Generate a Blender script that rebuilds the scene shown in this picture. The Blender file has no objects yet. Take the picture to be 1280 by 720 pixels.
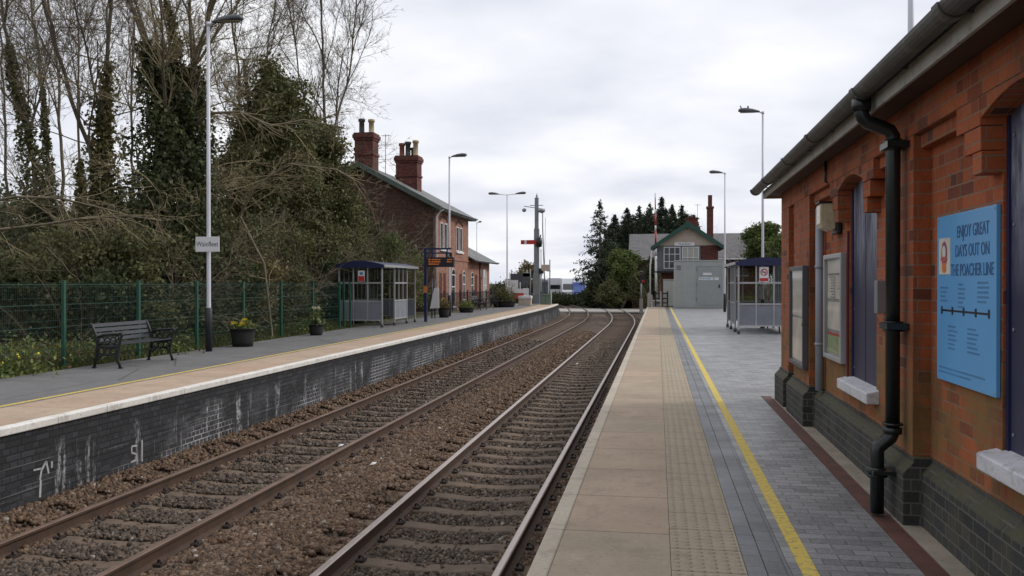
import bpy, bmesh, math, random
import numpy as np
from mathutils import Vector, Matrix
R = math.radians
random.seed(7); rng = np.random.default_rng(7)
sc = bpy.context.scene
COL = sc.collection
EYE = 1.53; RAIL = -0.915; PHI = R(9.39)

# ------------------------------------------------------------------ camera
cam_d = bpy.data.cameras.new('camera'); cam = bpy.data.objects.new('camera', cam_d); COL.objects.link(cam)
cam.location = (0, 0, EYE); cam.rotation_euler = (R(90 - 0.3125), 0, PHI)
cam_d.sensor_width = 36; cam_d.lens = 36 * 1100 / 1280; cam_d.clip_start = 0.05; cam_d.clip_end = 8000
sc.camera = cam

def at(x, d, z=0.0):
    """survey helper: bearing of a photo column x at forward distance d -> plan position"""
    X = (x - 640) * d / 1100
    return Vector((X * math.cos(PHI) - d * math.sin(PHI), X * math.sin(PHI) + d * math.cos(PHI), z))

# ------------------------------------------------------------------ mesh builder
class MB:
    def __init__(s): s.v = []; s.f = []; s.mi = []; s.smooth = []
    def add(s, vs, fs, mi=0, sm=False):
        n = len(s.v); s.v += [tuple(v) for v in vs]
        for f in fs: s.f.append(tuple(i + n for i in f)); s.mi.append(mi); s.smooth.append(sm)
        return s
    def box(s, x0, x1, y0, y1, z0, z1, mi=0, M=None):
        vs = [(x, y, z) for x in (x0, x1) for y in (y0, y1) for z in (z0, z1)]
        if M is not None: vs = [M @ Vector(v) for v in vs]
        return s.add(vs, [(0,1,3,2),(4,6,7,5),(0,4,5,1),(2,3,7,6),(0,2,6,4),(1,5,7,3)], mi)
    def tube(s, pts, r, n=8, mi=0, cap=True):
        pts = [Vector(p) for p in pts]
        rs = r if isinstance(r, (list, tuple)) else [r] * len(pts)
        up = None; vs = []
        for i, p in enumerate(pts):
            d = (pts[min(i+1, len(pts)-1)] - pts[max(i-1, 0)]).normalized()
            if up is None:
                up = Vector((0,0,1)) if abs(d.z) < .9 else Vector((1,0,0))
            a = d.cross(up).normalized(); b = a.cross(d).normalized(); up = b
            for k in range(n):
                t = 2 * math.pi * (k + .5) / n
                vs.append(p + (a * math.cos(t) + b * math.sin(t)) * rs[i])
        fs = []
        for i in range(len(pts) - 1):
            for k in range(n):
                k2 = (k + 1) % n
                fs.append((i*n+k, i*n+k2, (i+1)*n+k2, (i+1)*n+k))
        s.add(vs, fs, mi, True)
        if cap:
            m = len(s.v) - len(vs)
            s.f.append(tuple(m + k for k in range(n))[::-1]); s.mi.append(mi); s.smooth.append(False)
            s.f.append(tuple(m + (len(pts)-1)*n + k for k in range(n))); s.mi.append(mi); s.smooth.append(False)
        return s
    def prism(s, poly, axis, a, b, mi=0):
        """extrude 2-D polygon along axis from a to b; poly coords are the other two axes in order"""
        def P(u, v, w):
            return {'x': (w, u, v), 'y': (u, w, v), 'z': (u, v, w)}[axis]
        n = len(poly)
        vs = [P(u, v, a) for u, v in poly] + [P(u, v, b) for u, v in poly]
        fs = [tuple(range(n))[::-1], tuple(range(n, 2*n))] + [(i, (i+1) % n, n + (i+1) % n, n + i) for i in range(n)]
        return s.add(vs, fs, mi)
    def lathe(s, prof, n=16, cx=0, cy=0, mi=0):
        vs = []; fs = []
        for r_, z in prof:
            for k in range(n):
                t = 2*math.pi*k/n; vs.append((cx + r_*math.cos(t), cy + r_*math.sin(t), z))
        for i in range(len(prof)-1):
            for k in range(n):
                k2 = (k+1) % n; fs.append((i*n+k, i*n+k2, (i+1)*n+k2, (i+1)*n+k))
        s.add(vs, fs, mi, True)
        m = len(s.v) - len(vs)
        for ring in (0, len(prof)-1):
            if prof[ring][0] > 1e-4:
                s.f.append(tuple(m + ring*n + k for k in range(n))); s.mi.append(mi); s.smooth.append(False)
        return s
    def build(s, name, mats, parent=None, bevel=0, fix=True, loc=None):
        me = bpy.data.meshes.new(name); me.from_pydata(s.v, [], s.f)
        if not isinstance(mats, (list, tuple)): mats = [mats]
        for m in mats: me.materials.append(m)
        me.polygons.foreach_set('material_index', s.mi); me.polygons.foreach_set('use_smooth', s.smooth)
        if fix:
            bm = bmesh.new(); bm.from_mesh(me); bmesh.ops.recalc_face_normals(bm, faces=bm.faces); bm.to_mesh(me); bm.free()
        me.update()
        o = bpy.data.objects.new(name, me); COL.objects.link(o)
        if parent is not None: o.parent = parent
        if loc: o.location = loc
        if bevel:
            b = o.modifiers.new('bevel', 'BEVEL'); b.width = bevel; b.segments = 2; b.limit_method = 'ANGLE'; b.angle_limit = R(40)
        return o

def tag(o, label=None, cat=None, group=None, kind=None):
    if label: o['label'] = label
    if cat: o['category'] = cat
    if group: o['group'] = group
    if kind: o['kind'] = kind
    return o
def thing(name, loc, label, cat, group=None, rz=0):
    o = bpy.data.objects.new(name, None); COL.objects.link(o); o.location = loc; o.rotation_euler = (0, 0, rz); o.empty_display_size = .2
    return tag(o, label, cat, group)
def copy_tree(o, parent=None):
    c = o.copy(); COL.objects.link(c); c.parent = parent
    for ch in list(o.children): copy_tree(ch, c)
    return c
def npmesh(name, V, F, mats, parent=None, smooth=False):
    """V (n,3) float, F (m,k) int numpy -> object"""
    me = bpy.data.meshes.new(name); k = F.shape[1]; m = len(F)
    me.vertices.add(len(V)); me.vertices.foreach_set('co', V.astype(np.float32).ravel())
    me.loops.add(m*k); me.loops.foreach_set('vertex_index', F.astype(np.int32).ravel())
    me.polygons.add(m); me.polygons.foreach_set('loop_start', np.arange(0, m*k, k, dtype=np.int32))
    me.polygons.foreach_set('loop_total', np.full(m, k, dtype=np.int32))
    if smooth: me.polygons.foreach_set('use_smooth', np.ones(m, dtype=bool))
    for mt in (mats if isinstance(mats, (list, tuple)) else [mats]): me.materials.append(mt)
    me.update(calc_edges=True); me.validate()
    o = bpy.data.objects.new(name, me); COL.objects.link(o)
    if parent is not None: o.parent = parent
    return o
def text_obj(name, s, size, mat, parent, loc, rot, extrude=.002, align='CENTER', sx=1.0):
    cu = bpy.data.curves.new(name, 'FONT'); cu.body = s; cu.size = size; cu.extrude = extrude; cu.align_x = align; cu.align_y = 'CENTER'; cu.resolution_u = 3
    t = bpy.data.objects.new(name, cu); COL.objects.link(t)
    dg = bpy.context.evaluated_depsgraph_get(); dg.update()
    me = bpy.data.meshes.new_from_object(t.evaluated_get(dg)); me.name = name
    COL.objects.unlink(t); bpy.data.objects.remove(t)
    me.materials.clear(); me.materials.append(mat)
    o = bpy.data.objects.new(name, me); COL.objects.link(o); o.parent = parent; o.location = loc; o.rotation_euler = rot; o.scale = (sx, 1, 1)
    return o

# ------------------------------------------------------------------ materials
class NT:
    def __init__(s, name):
        s.m = bpy.data.materials.new(name); s.m.use_nodes = True; s.t = s.m.node_tree; s.t.nodes.clear()
        s.out = s.n('ShaderNodeOutputMaterial'); s.b = s.n('ShaderNodeBsdfPrincipled'); s.l(s.b.outputs[0], s.out.inputs[0])
        s.co = s.n('ShaderNodeTexCoord').outputs['Object']
    def n(s, t, **kw):
        nd = s.t.nodes.new(t)
        for k, v in kw.items(): setattr(nd, k, v)
        return nd
    def l(s, a, b): s.t.links.new(a, b)
    def setin(s, nd, i, v):
        if isinstance(v, bpy.types.NodeSocket): s.l(v, nd.inputs[i])
        elif v is not None:
            if isinstance(v, tuple) and len(v) == 3 and nd.inputs[i].type == 'RGBA': v = (*v, 1)
            nd.inputs[i].default_value = v
    def math(s, op, a, b=0.0, c=None):
        nd = s.n('ShaderNodeMath', operation=op); s.setin(nd, 0, a); s.setin(nd, 1, b)
        if c is not None: s.setin(nd, 2, c)
        return nd.outputs[0]
    def noise(s, scale, detail=4, rough=.55, vec=None, stretch=None, out=0):
        v = vec if vec is not None else s.co
        if stretch:
            mp = s.n('ShaderNodeMapping'); s.l(v, mp.inputs[0]); mp.inputs['Scale'].default_value = stretch; v = mp.outputs[0]
        nd = s.n('ShaderNodeTexNoise'); s.l(v, nd.inputs['Vector']); nd.inputs['Scale'].default_value = scale
        nd.inputs['Detail'].default_value = detail; nd.inputs['Roughness'].default_value = rough
        return nd.outputs[out]
    def ramp(s, fac, stops, mode='LINEAR'):
        nd = s.n('ShaderNodeValToRGB'); s.setin(nd, 0, fac); cr = nd.color_ramp; cr.interpolation = mode
        while len(cr.elements) < len(stops): cr.elements.new(.5)
        for e, (p, c) in zip(cr.elements, stops):
            e.position = p; e.color = (c, c, c, 1) if isinstance(c, (int, float)) else (*c, 1)
        return nd.outputs[0]
    def mix(s, f, a, b, mode='MIX'):
        nd = s.n('ShaderNodeMix', data_type='RGBA', blend_type=mode); nd.clamp_factor = True
        s.setin(nd, 0, f); s.setin(nd, 6, a); s.setin(nd, 7, b); return nd.outputs[2]
    def col(s, c): s.setin(s.b, 'Base Color', c); return s
    def rough(s, r): s.setin(s.b, 'Roughness', r); return s
    def bump(s, h, dist=.01, strength=1.0):
        nd = s.n('ShaderNodeBump'); s.l(h, nd.inputs['Height']); nd.inputs['Distance'].default_value = dist; nd.inputs['Strength'].default_value = strength
        s.l(nd.outputs[0], s.b.inputs['Normal']); return s
    def sep(s, v=None):
        nd = s.n('ShaderNodeSeparateXYZ'); s.l(v if v is not None else s.co, nd.inputs[0]); return nd.outputs
    def comb(s, x, y, z=0.0):
        nd = s.n('ShaderNodeCombineXYZ'); s.setin(nd, 0, x); s.setin(nd, 1, y); s.setin(nd, 2, z); return nd.outputs[0]
    def wallcoord(s):
        """u,v on upright faces whatever way they look: u = y where the normal is along x, else x; v = z"""
        g = s.n('ShaderNodeNewGeometry'); nn = s.sep(g.outputs['Normal'])
        isx = s.math('GREATER_THAN', s.math('ABSOLUTE', nn[0]), .7); p = s.sep()
        u = s.math('ADD', s.math('MULTIPLY', p[1], isx), s.math('MULTIPLY', p[0], s.math('SUBTRACT', 1.0, isx)))
        isz = s.math('GREATER_THAN', s.math('ABSOLUTE', nn[2]), .7)
        v = s.math('ADD', s.math('MULTIPLY', p[2], s.math('SUBTRACT', 1.0, isz)), s.math('MULTIPLY', p[1], isz))
        return s.comb(u, v)
    def brick(s, vec, w, h, mortar=.01, squash=1.0, offset=.5, smooth=.1):
        nd = s.n('ShaderNodeTexBrick'); s.l(vec, nd.inputs['Vector']); nd.squash = squash; nd.squash_frequency = 2; nd.offset = offset; nd.offset_frequency = 2
        nd.inputs['Color1'].default_value = (0,0,0,1); nd.inputs['Color2'].default_value = (1,1,1,1); nd.inputs['Mortar'].default_value = (.5,.5,.5,1)
        nd.inputs['Scale'].default_value = 1; nd.inputs['Mortar Size'].default_value = mortar/2; nd.inputs['Mortar Smooth'].default_value = smooth
        nd.inputs['Bias'].default_value = 0; nd.inputs['Brick Width'].default_value = w; nd.inputs['Row Height'].default_value = h
        return nd.outputs['Color'], nd.outputs['Fac']

def plain(name, c, rough=.5, metal=0, var=.12, scale=3.0, dirt=None, bump=0, bscale=60, spec=None):
    t = NT(name); n1 = t.noise(scale, 5); 
    cc = t.mix(t.ramp(n1, [(.3, 0), (.7, 1)]), tuple(x*(1-var) for x in c), tuple(min(1, x*(1+var)) for x in c))
    if dirt:
        n2 = t.noise(scale*2.3, 6, .7); cc = t.mix(t.ramp(n2, [(.52, 0), (.72, .75)]), cc, dirt)
    t.col(cc).rough(t.ramp(n1, [(.2, max(0, rough-.07)), (.8, min(1, rough+.07))]))
    t.b.inputs['Metallic'].default_value = metal
    if spec is not None: t.b.inputs['Specular IOR Level'].default_value = spec
    if bump: t.bump(t.noise(bscale, 4), bump)
    return t.m

def brickmat(name, stops, mortar_c, w=.225, h=.075, mortar=.010, squash=.5, soot=None, stain=None, bump=.006):
    t = NT(name); vec = t.wallcoord(); jit = t.noise(2.5, 2, vec=t.co)
    v2 = t.n('ShaderNodeVectorMath', operation='ADD'); t.l(vec, v2.inputs[0])
    sm = t.n('ShaderNodeVectorMath', operation='SCALE'); cj = t.noise(9, 2, out=1); t.l(cj, sm.inputs[0]); sm.inputs['Scale'].default_value = .006; t.l(sm.outputs[0], v2.inputs[1])
    rnd, fac = t.brick(v2.outputs[0], w, h, mortar, squash)
    c = t.ramp(rnd, stops)
    fine = t.noise(45, 5, .7); c = t.mix(t.ramp(t.noise(70, 3, .8), [(.55, 0), (.75, .35)]), c, (.45,.22,.12) if c is not None and stops[-1][1][0] > .3 else (.2,.18,.16)); c = t.mix(t.ramp(fine, [(.3, .0), (.75, .55)]), c, t.mix(1.0, c, (.45,.42,.42), 'MULTIPLY'))
    if soot: c = t.mix(t.ramp(t.noise(1.7, 6, .65), [(.45, 0), (.75, soot[1])]), c, soot[0])
    c = t.mix(t.math('MULTIPLY', fac, .9), c, mortar_c)
    if stain: c = stain(t, c)
    t.col(c).rough(t.ramp(fine, [(.3, .75), (.8, .95)]))
    hgt = t.math('ADD', t.math('MULTIPLY', t.math('SUBTRACT', 1.0, fac), 1.0), t.math('MULTIPLY', fine, .35))
    t.bump(hgt, bump); return t.m

M = {}
def ochre(t, c):
    z = t.sep()[2]; band = t.ramp(t.math('MULTIPLY', z, .5), [(.19, 0), (.25, 1), (.47, .85), (.62, 0)])   # damp lichen band above the plinth
    n = t.ramp(t.noise(2.1, 5, .7), [(.36, 0), (.56, 1)])
    c = t.mix(t.math('MULTIPLY', t.math('MULTIPLY', band, n), .88), c, (.185,.115,.032))
    damp = t.ramp(t.noise(1.4, 6, .75, stretch=(1.6,1.6,.35)), [(.50, 0), (.68, .7)])
    return t.mix(damp, c, (.085,.040,.018))
M['brick_station'] = brickmat('brick_station', [(0,(.10,.034,.020)),(.06,(.22,.052,.020)),(.25,(.38,.082,.020)),(.6,(.46,.114,.030)),(.88,(.45,.108,.030)),(1,(.40,.10,.034))], (.235,.165,.11), soot=((.085,.032,.020),.4), stain=ochre)
M['brick_dark_red'] = brickmat('brick_dark_red', [(0,(.08,.03,.022)),(.4,(.15,.05,.03)),(1,(.24,.085,.04))], (.10,.08,.06))
def moss(t, c):
    g = t.n('ShaderNodeNewGeometry'); nz = t.sep(g.outputs['Normal'])[2]
    m1 = t.math('MULTIPLY', t.ramp(nz, [(.2, 0), (.5, 1)]), t.ramp(t.noise(6, 5), [(.3, .3), (.6, 1)]))
    c = t.mix(m1, c, (.060,.056,.028))
    return t.mix(t.ramp(t.noise(3, 5), [(.5, 0), (.75, .5)]), c, (.08,.075,.04))
M['brick_plinth'] = brickmat('brick_plinth', [(0,(.022,.024,.025)),(.6,(.04,.042,.04)),(1,(.06,.06,.055))], (.13,.12,.10), stain=moss)
M['brick_house'] = brickmat('brick_house', [(0,(.22,.09,.06)),(.4,(.36,.15,.095)),(1,(.44,.22,.145))], (.32,.26,.22))  # facade's brighter light is put into this colour; the gable brick stays darker
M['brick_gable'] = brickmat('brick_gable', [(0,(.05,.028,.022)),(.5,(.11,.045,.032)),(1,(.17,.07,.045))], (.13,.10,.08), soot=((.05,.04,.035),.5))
M['brick_box'] = brickmat('brick_box', [(0,(.09,.026,.020)),(.6,(.17,.042,.03)),(1,(.23,.065,.045))], (.10,.07,.06), soot=((.05,.03,.025),.5))
def efflo(t, c):
    c0 = c; p = t.sep()
    area = t.ramp(t.noise(.42, 3, .6, stretch=(1, 1, 1.6)), [(.44, 0), (.56, 1)])
    vec = t.wallcoord(); _, fac = t.brick(vec, .225, .075, .014, .5)
    low = t.ramp(p[2], [(.0, 1), (1, 1)])
    c = t.mix(t.math('MULTIPLY', t.math('MULTIPLY', area, fac), t.ramp(t.noise(3, 4), [(.35, .2), (.6, .9)])), c, (.62,.62,.64))
    dr = t.ramp(t.noise(1.0, 5, .75, stretch=(4.2, 4.2, .35)), [(.555, 0), (.65, 1)])
    brk = t.ramp(t.noise(14, 5, .7), [(.42, 0), (.60, 1)])
    c = t.mix(t.math('MULTIPLY', t.math('MULTIPLY', dr, brk), .9), c, (.62,.62,.63))
    haze = t.ramp(t.noise(1.1, 6, .7, stretch=(1,1,1.5)), [(.50, 0), (.8, .30)])
    c = t.mix(haze, c, (.22,.22,.23))
    lines = t.ramp(t.noise(2.0, 4, .8, stretch=(.15, .15, 22)), [(.60, 0), (.66, .45)])
    c = t.mix(lines, c, (.40,.40,.41))
    zz = t.math('ADD', p[2], t.math('MULTIPLY', t.noise(1.3, 4), .30))
    keep = t.ramp(t.math('ADD', zz, 1.0), [(.72, 1), (.90, 0)])
    return t.mix(keep, c0, c)
M['platform_wall'] = brickmat('platform_wall', [(0,(.016,.016,.019)),(.5,(.026,.026,.031)),(1,(.042,.042,.050))], (.007,.007,.008), mortar=.016, bump=.012, stain=efflo)

def slabmat(name, base, pink, length, width, joint_c, off=0.0, blister=False, jw=.012, contrast=.25):
    t = NT(name); p = t.sep(); vec = t.comb(t.math('ADD', p[1], off), t.math('ADD', p[0], 50.0))
    rnd, fac = t.brick(t.comb(t.math('ADD', p[1], off), .5), length, 50, jw, 1, 0.0)
    c = t.mix(t.ramp(rnd, [(0, 0), (1, 1)]), base, pink)
    c = t.mix(t.ramp(t.noise(1.3, 6, .6), [(.35, 0), (.7, contrast)]), c, tuple(x*.55 for x in base))
    c = t.mix(t.ramp(t.noise(26, 6, .75), [(.45, 0), (.65, .32)]), c, tuple(x*.5 for x in base))
    c = t.mix(t.ramp(t.noise(5, 6, .8), [(.58, 0), (.70, .4)]), c, tuple(min(1, x*1.4) for x in base))
    c = t.mix(t.ramp(t.noise(3.1, 7, .85), [(.53, 0), (.60, .35)]), c, (.16,.135,.095))
    v = t.n('ShaderNodeTexVoronoi'); t.l(t.co, v.inputs['Vector']); v.inputs['Scale'].default_value = 11; v.inputs['Randomness'].default_value = 1
    c = t.mix(t.ramp(v.outputs['Distance'], [(.05, .7), (.10, 0)]), c, (.12,.11,.095))
    c = t.mix(t.math('MULTIPLY', fac, .75), c, joint_c)
    hgt = t.math('MULTIPLY', t.math('SUBTRACT', 1.0, fac), .6); hgt = t.math('ADD', hgt, t.math('MULTIPLY', t.noise(60, 4), .3))
    if blister:
        def cell(v): return t.math('SUBTRACT', t.math('FRACT', t.math('DIVIDE', v, .0667)), .5)
        a = cell(p[0]); b = cell(p[1]); r2 = t.math('ADD', t.math('MULTIPLY', a, a), t.math('MULTIPLY', b, b))
        d = t.ramp(r2, [(.04, 1), (.12, 0)]); hgt = t.math('ADD', hgt, t.math('MULTIPLY', d, 1.2))
        c = t.mix(t.math('MULTIPLY', d, .22), c, tuple(x*.62 for x in base))
    t.col(c).rough(.85).bump(hgt, .006); return t.m
M['slab'] = slabmat('slab', (.37,.30,.215), (.41,.295,.21), .915, .64, (.08,.07,.055), .05, contrast=.5)
M['slab_left'] = slabmat('slab_left', (.47,.355,.255), (.45,.305,.215), .915, .9, (.2,.16,.12), .3, contrast=.5)
M['tactile'] = slabmat('tactile', (.36,.30,.215), (.37,.305,.215), .405, .4, (.14,.12,.08), .1, blister=True)
M['coping'] = slabmat('coping', (.46,.40,.315), (.50,.44,.35), .915, .1, (.14,.12,.09), .05, contrast=.4)
M['coping_left'] = slabmat('coping_left', (.74,.71,.66), (.80,.77,.72), .915, .1, (.25,.23,.2), .05, contrast=.3)
def paver(name, w, h, c0, c1, jc, along='x', off=.5):
    t = NT(name); p = t.sep(); vec = t.comb(p[0], p[1]) if along == 'x' else t.comb(p[1], t.math('ADD', p[0], 10.4-.471))
    rnd, fac = t.brick(vec, w, h, .006, 1, off)
    c = t.mix(rnd, c0, c1)
    c = t.mix(t.ramp(t.noise(.9, 6, .65), [(.35, 0), (.75, .5)]), c, tuple(x*.55 for x in c0))
    c = t.mix(t.ramp(t.noise(40, 5, .8), [(.5, 0), (.7, .5)]), c, tuple(x*1.6 for x in c1))
    c = t.mix(t.math('MULTIPLY', fac, .85), c, jc)
    t.col(c).rough(t.ramp(t.noise(1.5, 5, .6), [(.3, .36), (.7, .60)]))
    t.bump(t.math('ADD', t.math('MULTIPLY', t.math('SUBTRACT', 1.0, fac), .8), t.math('MULTIPLY', t.noise(70, 4), .4)), .005); return t.m
M['paver'] = paver('paver', .20, .10, (.145,.145,.148), (.285,.284,.284), (.045,.043,.04))
M['paver_row'] = paver('paver_row', .20, .104, (.085,.088,.096), (.135,.138,.148), (.03,.03,.028), 'y', 0.5)
def asphalt():
    t = NT('asphalt'); c = t.mix(t.noise(90, 5, .8), (.085,.083,.084), (.19,.185,.185))
    c = t.mix(t.ramp(t.noise(.8, 6, .6), [(.4, 0), (.7, .5)]), c, (.10,.097,.095)); c = t.mix(t.ramp(t.noise(2.3, 7, .8), [(.50, 0), (.56, .35)]), c, (.20,.19,.18))
    v = t.n('ShaderNodeTexVoronoi', feature='DISTANCE_TO_EDGE'); t.l(t.noise(1.6, 4, out=1), v.inputs['Vector']) ; t.l(t.co, v.inputs['Vector']); v.inputs['Scale'].default_value = .55
    c = t.mix(t.ramp(v.outputs['Distance'], [(.004, .7), (.014, 0)]), c, (.04,.04,.038))
    t.col(c).rough(.9).bump(t.noise(120, 4), .004); return t.m
M['asphalt'] = asphalt()
def yellow():
    t = NT('yellow_paint'); n = t.noise(22, 6, .8); c = t.mix(t.noise(3, 4), (.55,.40,.055), (.66,.50,.10))
    c = t.mix(t.ramp(n, [(.50, 0), (.62, .75)]), c, (.17,.155,.12)); t.col(c).rough(.75).bump(t.noise(60, 4), .003); return t.m
M['yellow'] = yellow()
def stone_rock():
    t = NT('ballast_stone'); g = t.n('ShaderNodeNewGeometry'); r_ = g.outputs['Random Per Island']
    c = t.ramp(r_, [(0,(.05,.034,.024)),(.3,(.11,.066,.040)),(.6,(.165,.10,.060)),(.88,(.21,.135,.083)),(.985,(.26,.19,.135)),(1,(.42,.38,.34))])
    c = t.mix(t.ramp(t.noise(30, 4, .7), [(.35, .0), (.7, .5)]), c, (.08,.055,.04)); t.col(c).rough(.9).bump(t.noise(90, 3), .003); return t.m
M['rock'] = stone_rock()
def stone_dark():
    t = NT('ballast_crib'); g = t.n('ShaderNodeNewGeometry'); r_ = g.outputs['Random Per Island']
    c = t.ramp(r_, [(0,(.035,.027,.021)),(.4,(.078,.056,.039)),(.8,(.13,.09,.060)),(.98,(.15,.115,.09)),(1,(.32,.28,.25))])
    t.col(c).rough(.8).bump(t.noise(90, 3), .003); return t.m
M['rock_dark'] = stone_dark()
def ballast_bed():
    t = NT('ballast_bed'); v = t.n('ShaderNodeTexVoronoi'); t.l(t.co, v.inputs['Vector']); v.inputs['Scale'].default_value = 19
    h = v.outputs['Distance']; cr = t.sep(v.outputs['Color'])[0]
    c = t.ramp(cr, [(0,(.05,.034,.024)),(.5,(.115,.072,.045)),(.9,(.18,.115,.072)),(1,(.27,.21,.16))])
    c = t.mix(t.ramp(h, [(.35, 0), (.75, .8)]), c, (.03,.022,.018)); c = t.mix(t.ramp(t.noise(.7, 5), [(.4, 0), (.7, .4)]), c, (.09,.06,.045))
    t.col(c).rough(.95).bump(t.math('SUBTRACT', 1.0, h), .05); return t.m
M['ballast_bed'] = ballast_bed()
M['rail_dull'] = plain('rail_head_worn_rust', (.15,.095,.066), .55, .2, .25, 4)
M['rust'] = plain('rail_rust', (.066,.038,.024), .8, 0, .3, 6, (.06,.035,.025), .002)
M['rail_top'] = plain('rail_head_steel', (.40,.34,.30), .42, .7, .12, 4)
M['sleeper'] = plain('sleeper_concrete', (.115,.080,.054), .9, 0, .3, 5, (.085,.06,.042), .006, 30)
M['clip'] = plain('rail_clip_iron', (.045,.032,.026), .7, .3, .3, 20)
M['green_fence'] = plain('green_fence_paint', (.012,.075,.048), .5, 0, .15)
M['green_wire'] = plain('green_fence_wire', (.018,.055,.040), .6, 0, .2)
M['post_white'] = plain('post_white_paint', (.62,.63,.70), .4, 0, .06, 2)
M['post_black'] = plain('post_black_sleeve', (.022,.024,.03), .45)
M['lamp_grey'] = plain('lamp_head_grey', (.085,.088,.10), .45)
M['lens'] = plain('lamp_lens', (.34,.30,.22), .25)
M['lens_cream'] = plain('lens_cream', (.62,.55,.38), .25, 0, .2, 14)
M['iron_black'] = plain('cast_iron_black', (.014,.014,.016), .42, 0, .2)
M['slat'] = plain('bench_slat_paint', (.032,.033,.042), .38, 0, .2)
M['alu'] = plain('aluminium_grey', (.42,.43,.44), .4, .4, .08)
M['grey_panel'] = plain('grey_panel', (.20,.215,.25), .5)
M['navy'] = plain('navy_paint', (.014,.020,.075), .35, 0, .1)
M['navy_board'] = None
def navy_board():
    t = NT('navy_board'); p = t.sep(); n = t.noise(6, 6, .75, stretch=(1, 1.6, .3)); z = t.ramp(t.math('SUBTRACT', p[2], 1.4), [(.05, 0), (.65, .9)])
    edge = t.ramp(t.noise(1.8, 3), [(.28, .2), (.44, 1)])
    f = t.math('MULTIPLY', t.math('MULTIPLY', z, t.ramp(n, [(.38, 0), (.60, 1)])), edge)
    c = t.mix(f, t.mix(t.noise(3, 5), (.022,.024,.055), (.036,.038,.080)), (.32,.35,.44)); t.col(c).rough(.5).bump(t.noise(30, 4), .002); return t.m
M['navy_board'] = navy_board()
M['sill'] = plain('sill_white_paint', (.60,.60,.63), .6, 0, .10, 7, (.24,.22,.19), .004)
M['white'] = plain('white_paint', (.72,.72,.73), .45, 0, .06)
M['white_frame'] = plain('white_frame', (.70,.71,.72), .45, 0, .05)
M['fascia'] = plain('fascia_grey_white', (.40,.385,.35), .7, 0, .15, 3, (.16,.15,.13), .002)
M['soffit'] = plain('soffit_boards', (.07,.035,.024), .8, 0, .3, 4)
M['gutter'] = plain('gutter_cast_iron', (.085,.082,.072), .6, 0, .35, 3, (.20,.19,.16), .003)
M['pipe_black'] = plain('downpipe_black', (.010,.014,.014), .32, 0, .3, 8)
M['pipe_grey'] = plain('pipe_grey', (.30,.33,.38), .5, 0, .1)
def slate(name, c0, c1):
    t = NT(name); p = t.sep(); vec = t.comb(t.math('ADD', p[0], p[1]), t.math('MULTIPLY', p[2], 1.9)); rnd, fac = t.brick(vec, .30, .20, .012, 1)
    c = t.mix(rnd, c0, c1); c = t.mix(t.ramp(t.noise(1.2, 6, .7), [(.45, 0), (.7, .5)]), c, (.13,.13,.10)); c = t.mix(fac, c, tuple(x*.5 for x in c0)); t.col(c).rough(.6)
    t.bump(t.math('SUBTRACT', 1.0, fac), .01); return t.m
M['slate'] = slate('slate', (.095,.10,.10), (.16,.165,.16))
M['tile_roof'] = slate('tile_roof', (.11,.105,.11), (.17,.16,.165))
M['roof_green'] = plain('bargeboard_grey_green', (.085,.115,.10), .6, 0, .15)
M['box_green'] = plain('signal_box_green', (.018,.075,.055), .5, 0, .15)
M['cream'] = plain('cream_boards', (.50,.42,.35), .7, 0, .1)
M['board_grey'] = plain('grey_weatherboard', (.13,.15,.16), .6, 0, .15)
M['glass_dark'] = plain('window_glass_dark', (.025,.028,.032), .08, 0, .2, 1.5, spec=.7)
M['blind'] = plain('window_blind', (.42,.43,.40), .5, 0, .08, 8)
M['door_brown'] = plain('door_dark_red', (.10,.022,.018), .45)
M['cabinet'] = plain('cabinet_grey', (.36,.385,.38), .45, 0, .07, 1.2, (.28,.29,.27))
M['cabinet_dark'] = plain('cabinet_door_grey', (.31,.335,.34), .45, 0, .05)
M['sign_blue'] = plain('poster_blue', (.13,.40,.74), .35, 0, .03, 2)
M['ink_blue'] = plain('ink_dark_blue', (.045,.11,.26), .5)
M['ink_mid'] = plain('ink_mid_blue', (.085,.24,.46), .5)
M['ink_black'] = plain('ink_black', (.012,.012,.02), .5)
M['ink_navy'] = plain('ink_grey_navy', (.035,.035,.07), .5)
M['red'] = plain('red_paint', (.48,.03,.03), .4)
M['badge_red'] = plain('badge_faded_red', (.42,.12,.12), .5)
M['orange'] = plain('orange_paint', (.60,.20,.05), .5)
M['paper'] = plain('notice_paper', (.62,.58,.50), .6, 0, .15, 3)
M['chalk'] = plain('chalk_worn', (.42,.42,.43), .9, 0, .2, 9, (.06,.06,.065))
M['paper_grey'] = plain('notice_paper_grey', (.30,.30,.29), .5, 0, .2, 4)
M['paper_green'] = plain('notice_map_green', (.28,.36,.18), .6, 0, .3, 12)
M['maroon'] = plain('maroon_paint', (.11,.018,.022), .5)
M['drain_red'] = plain('channel_red_brown', (.10,.038,.026), .8, 0, .35, 6, (.06,.035,.03), .004)
M['apron'] = plain('concrete_apron', (.30,.255,.20), .9, 0, .2, 4, (.16,.14,.10), .004)
M['tub'] = plain('tub_black', (.016,.015,.015), .6, 0, .2, 8)
M['soil'] = plain('soil', (.03,.02,.014), .95, 0, .3, 20)
M['petal'] = plain('daffodil_yellow', (.80,.60,.03), .5)
M['petal_pale'] = plain('flower_pale', (.75,.72,.50), .5)
M['bark'] = plain('bark_grey_brown', (.115,.095,.068), .95, 0, .35, 5, (.06,.055,.035), .01, 25)
M['bark_pale'] = plain('bark_olive_brown', (.150,.125,.085), .95, 0, .35, 4, (.09,.09,.05), .008, 25)
M['twig'] = plain('twig_brown', (.20,.165,.115), .95, 0, .35, 1.5)
M['twig_olive'] = plain('twig_olive', (.26,.215,.125), .95, 0, .35, 1.5)
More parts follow.
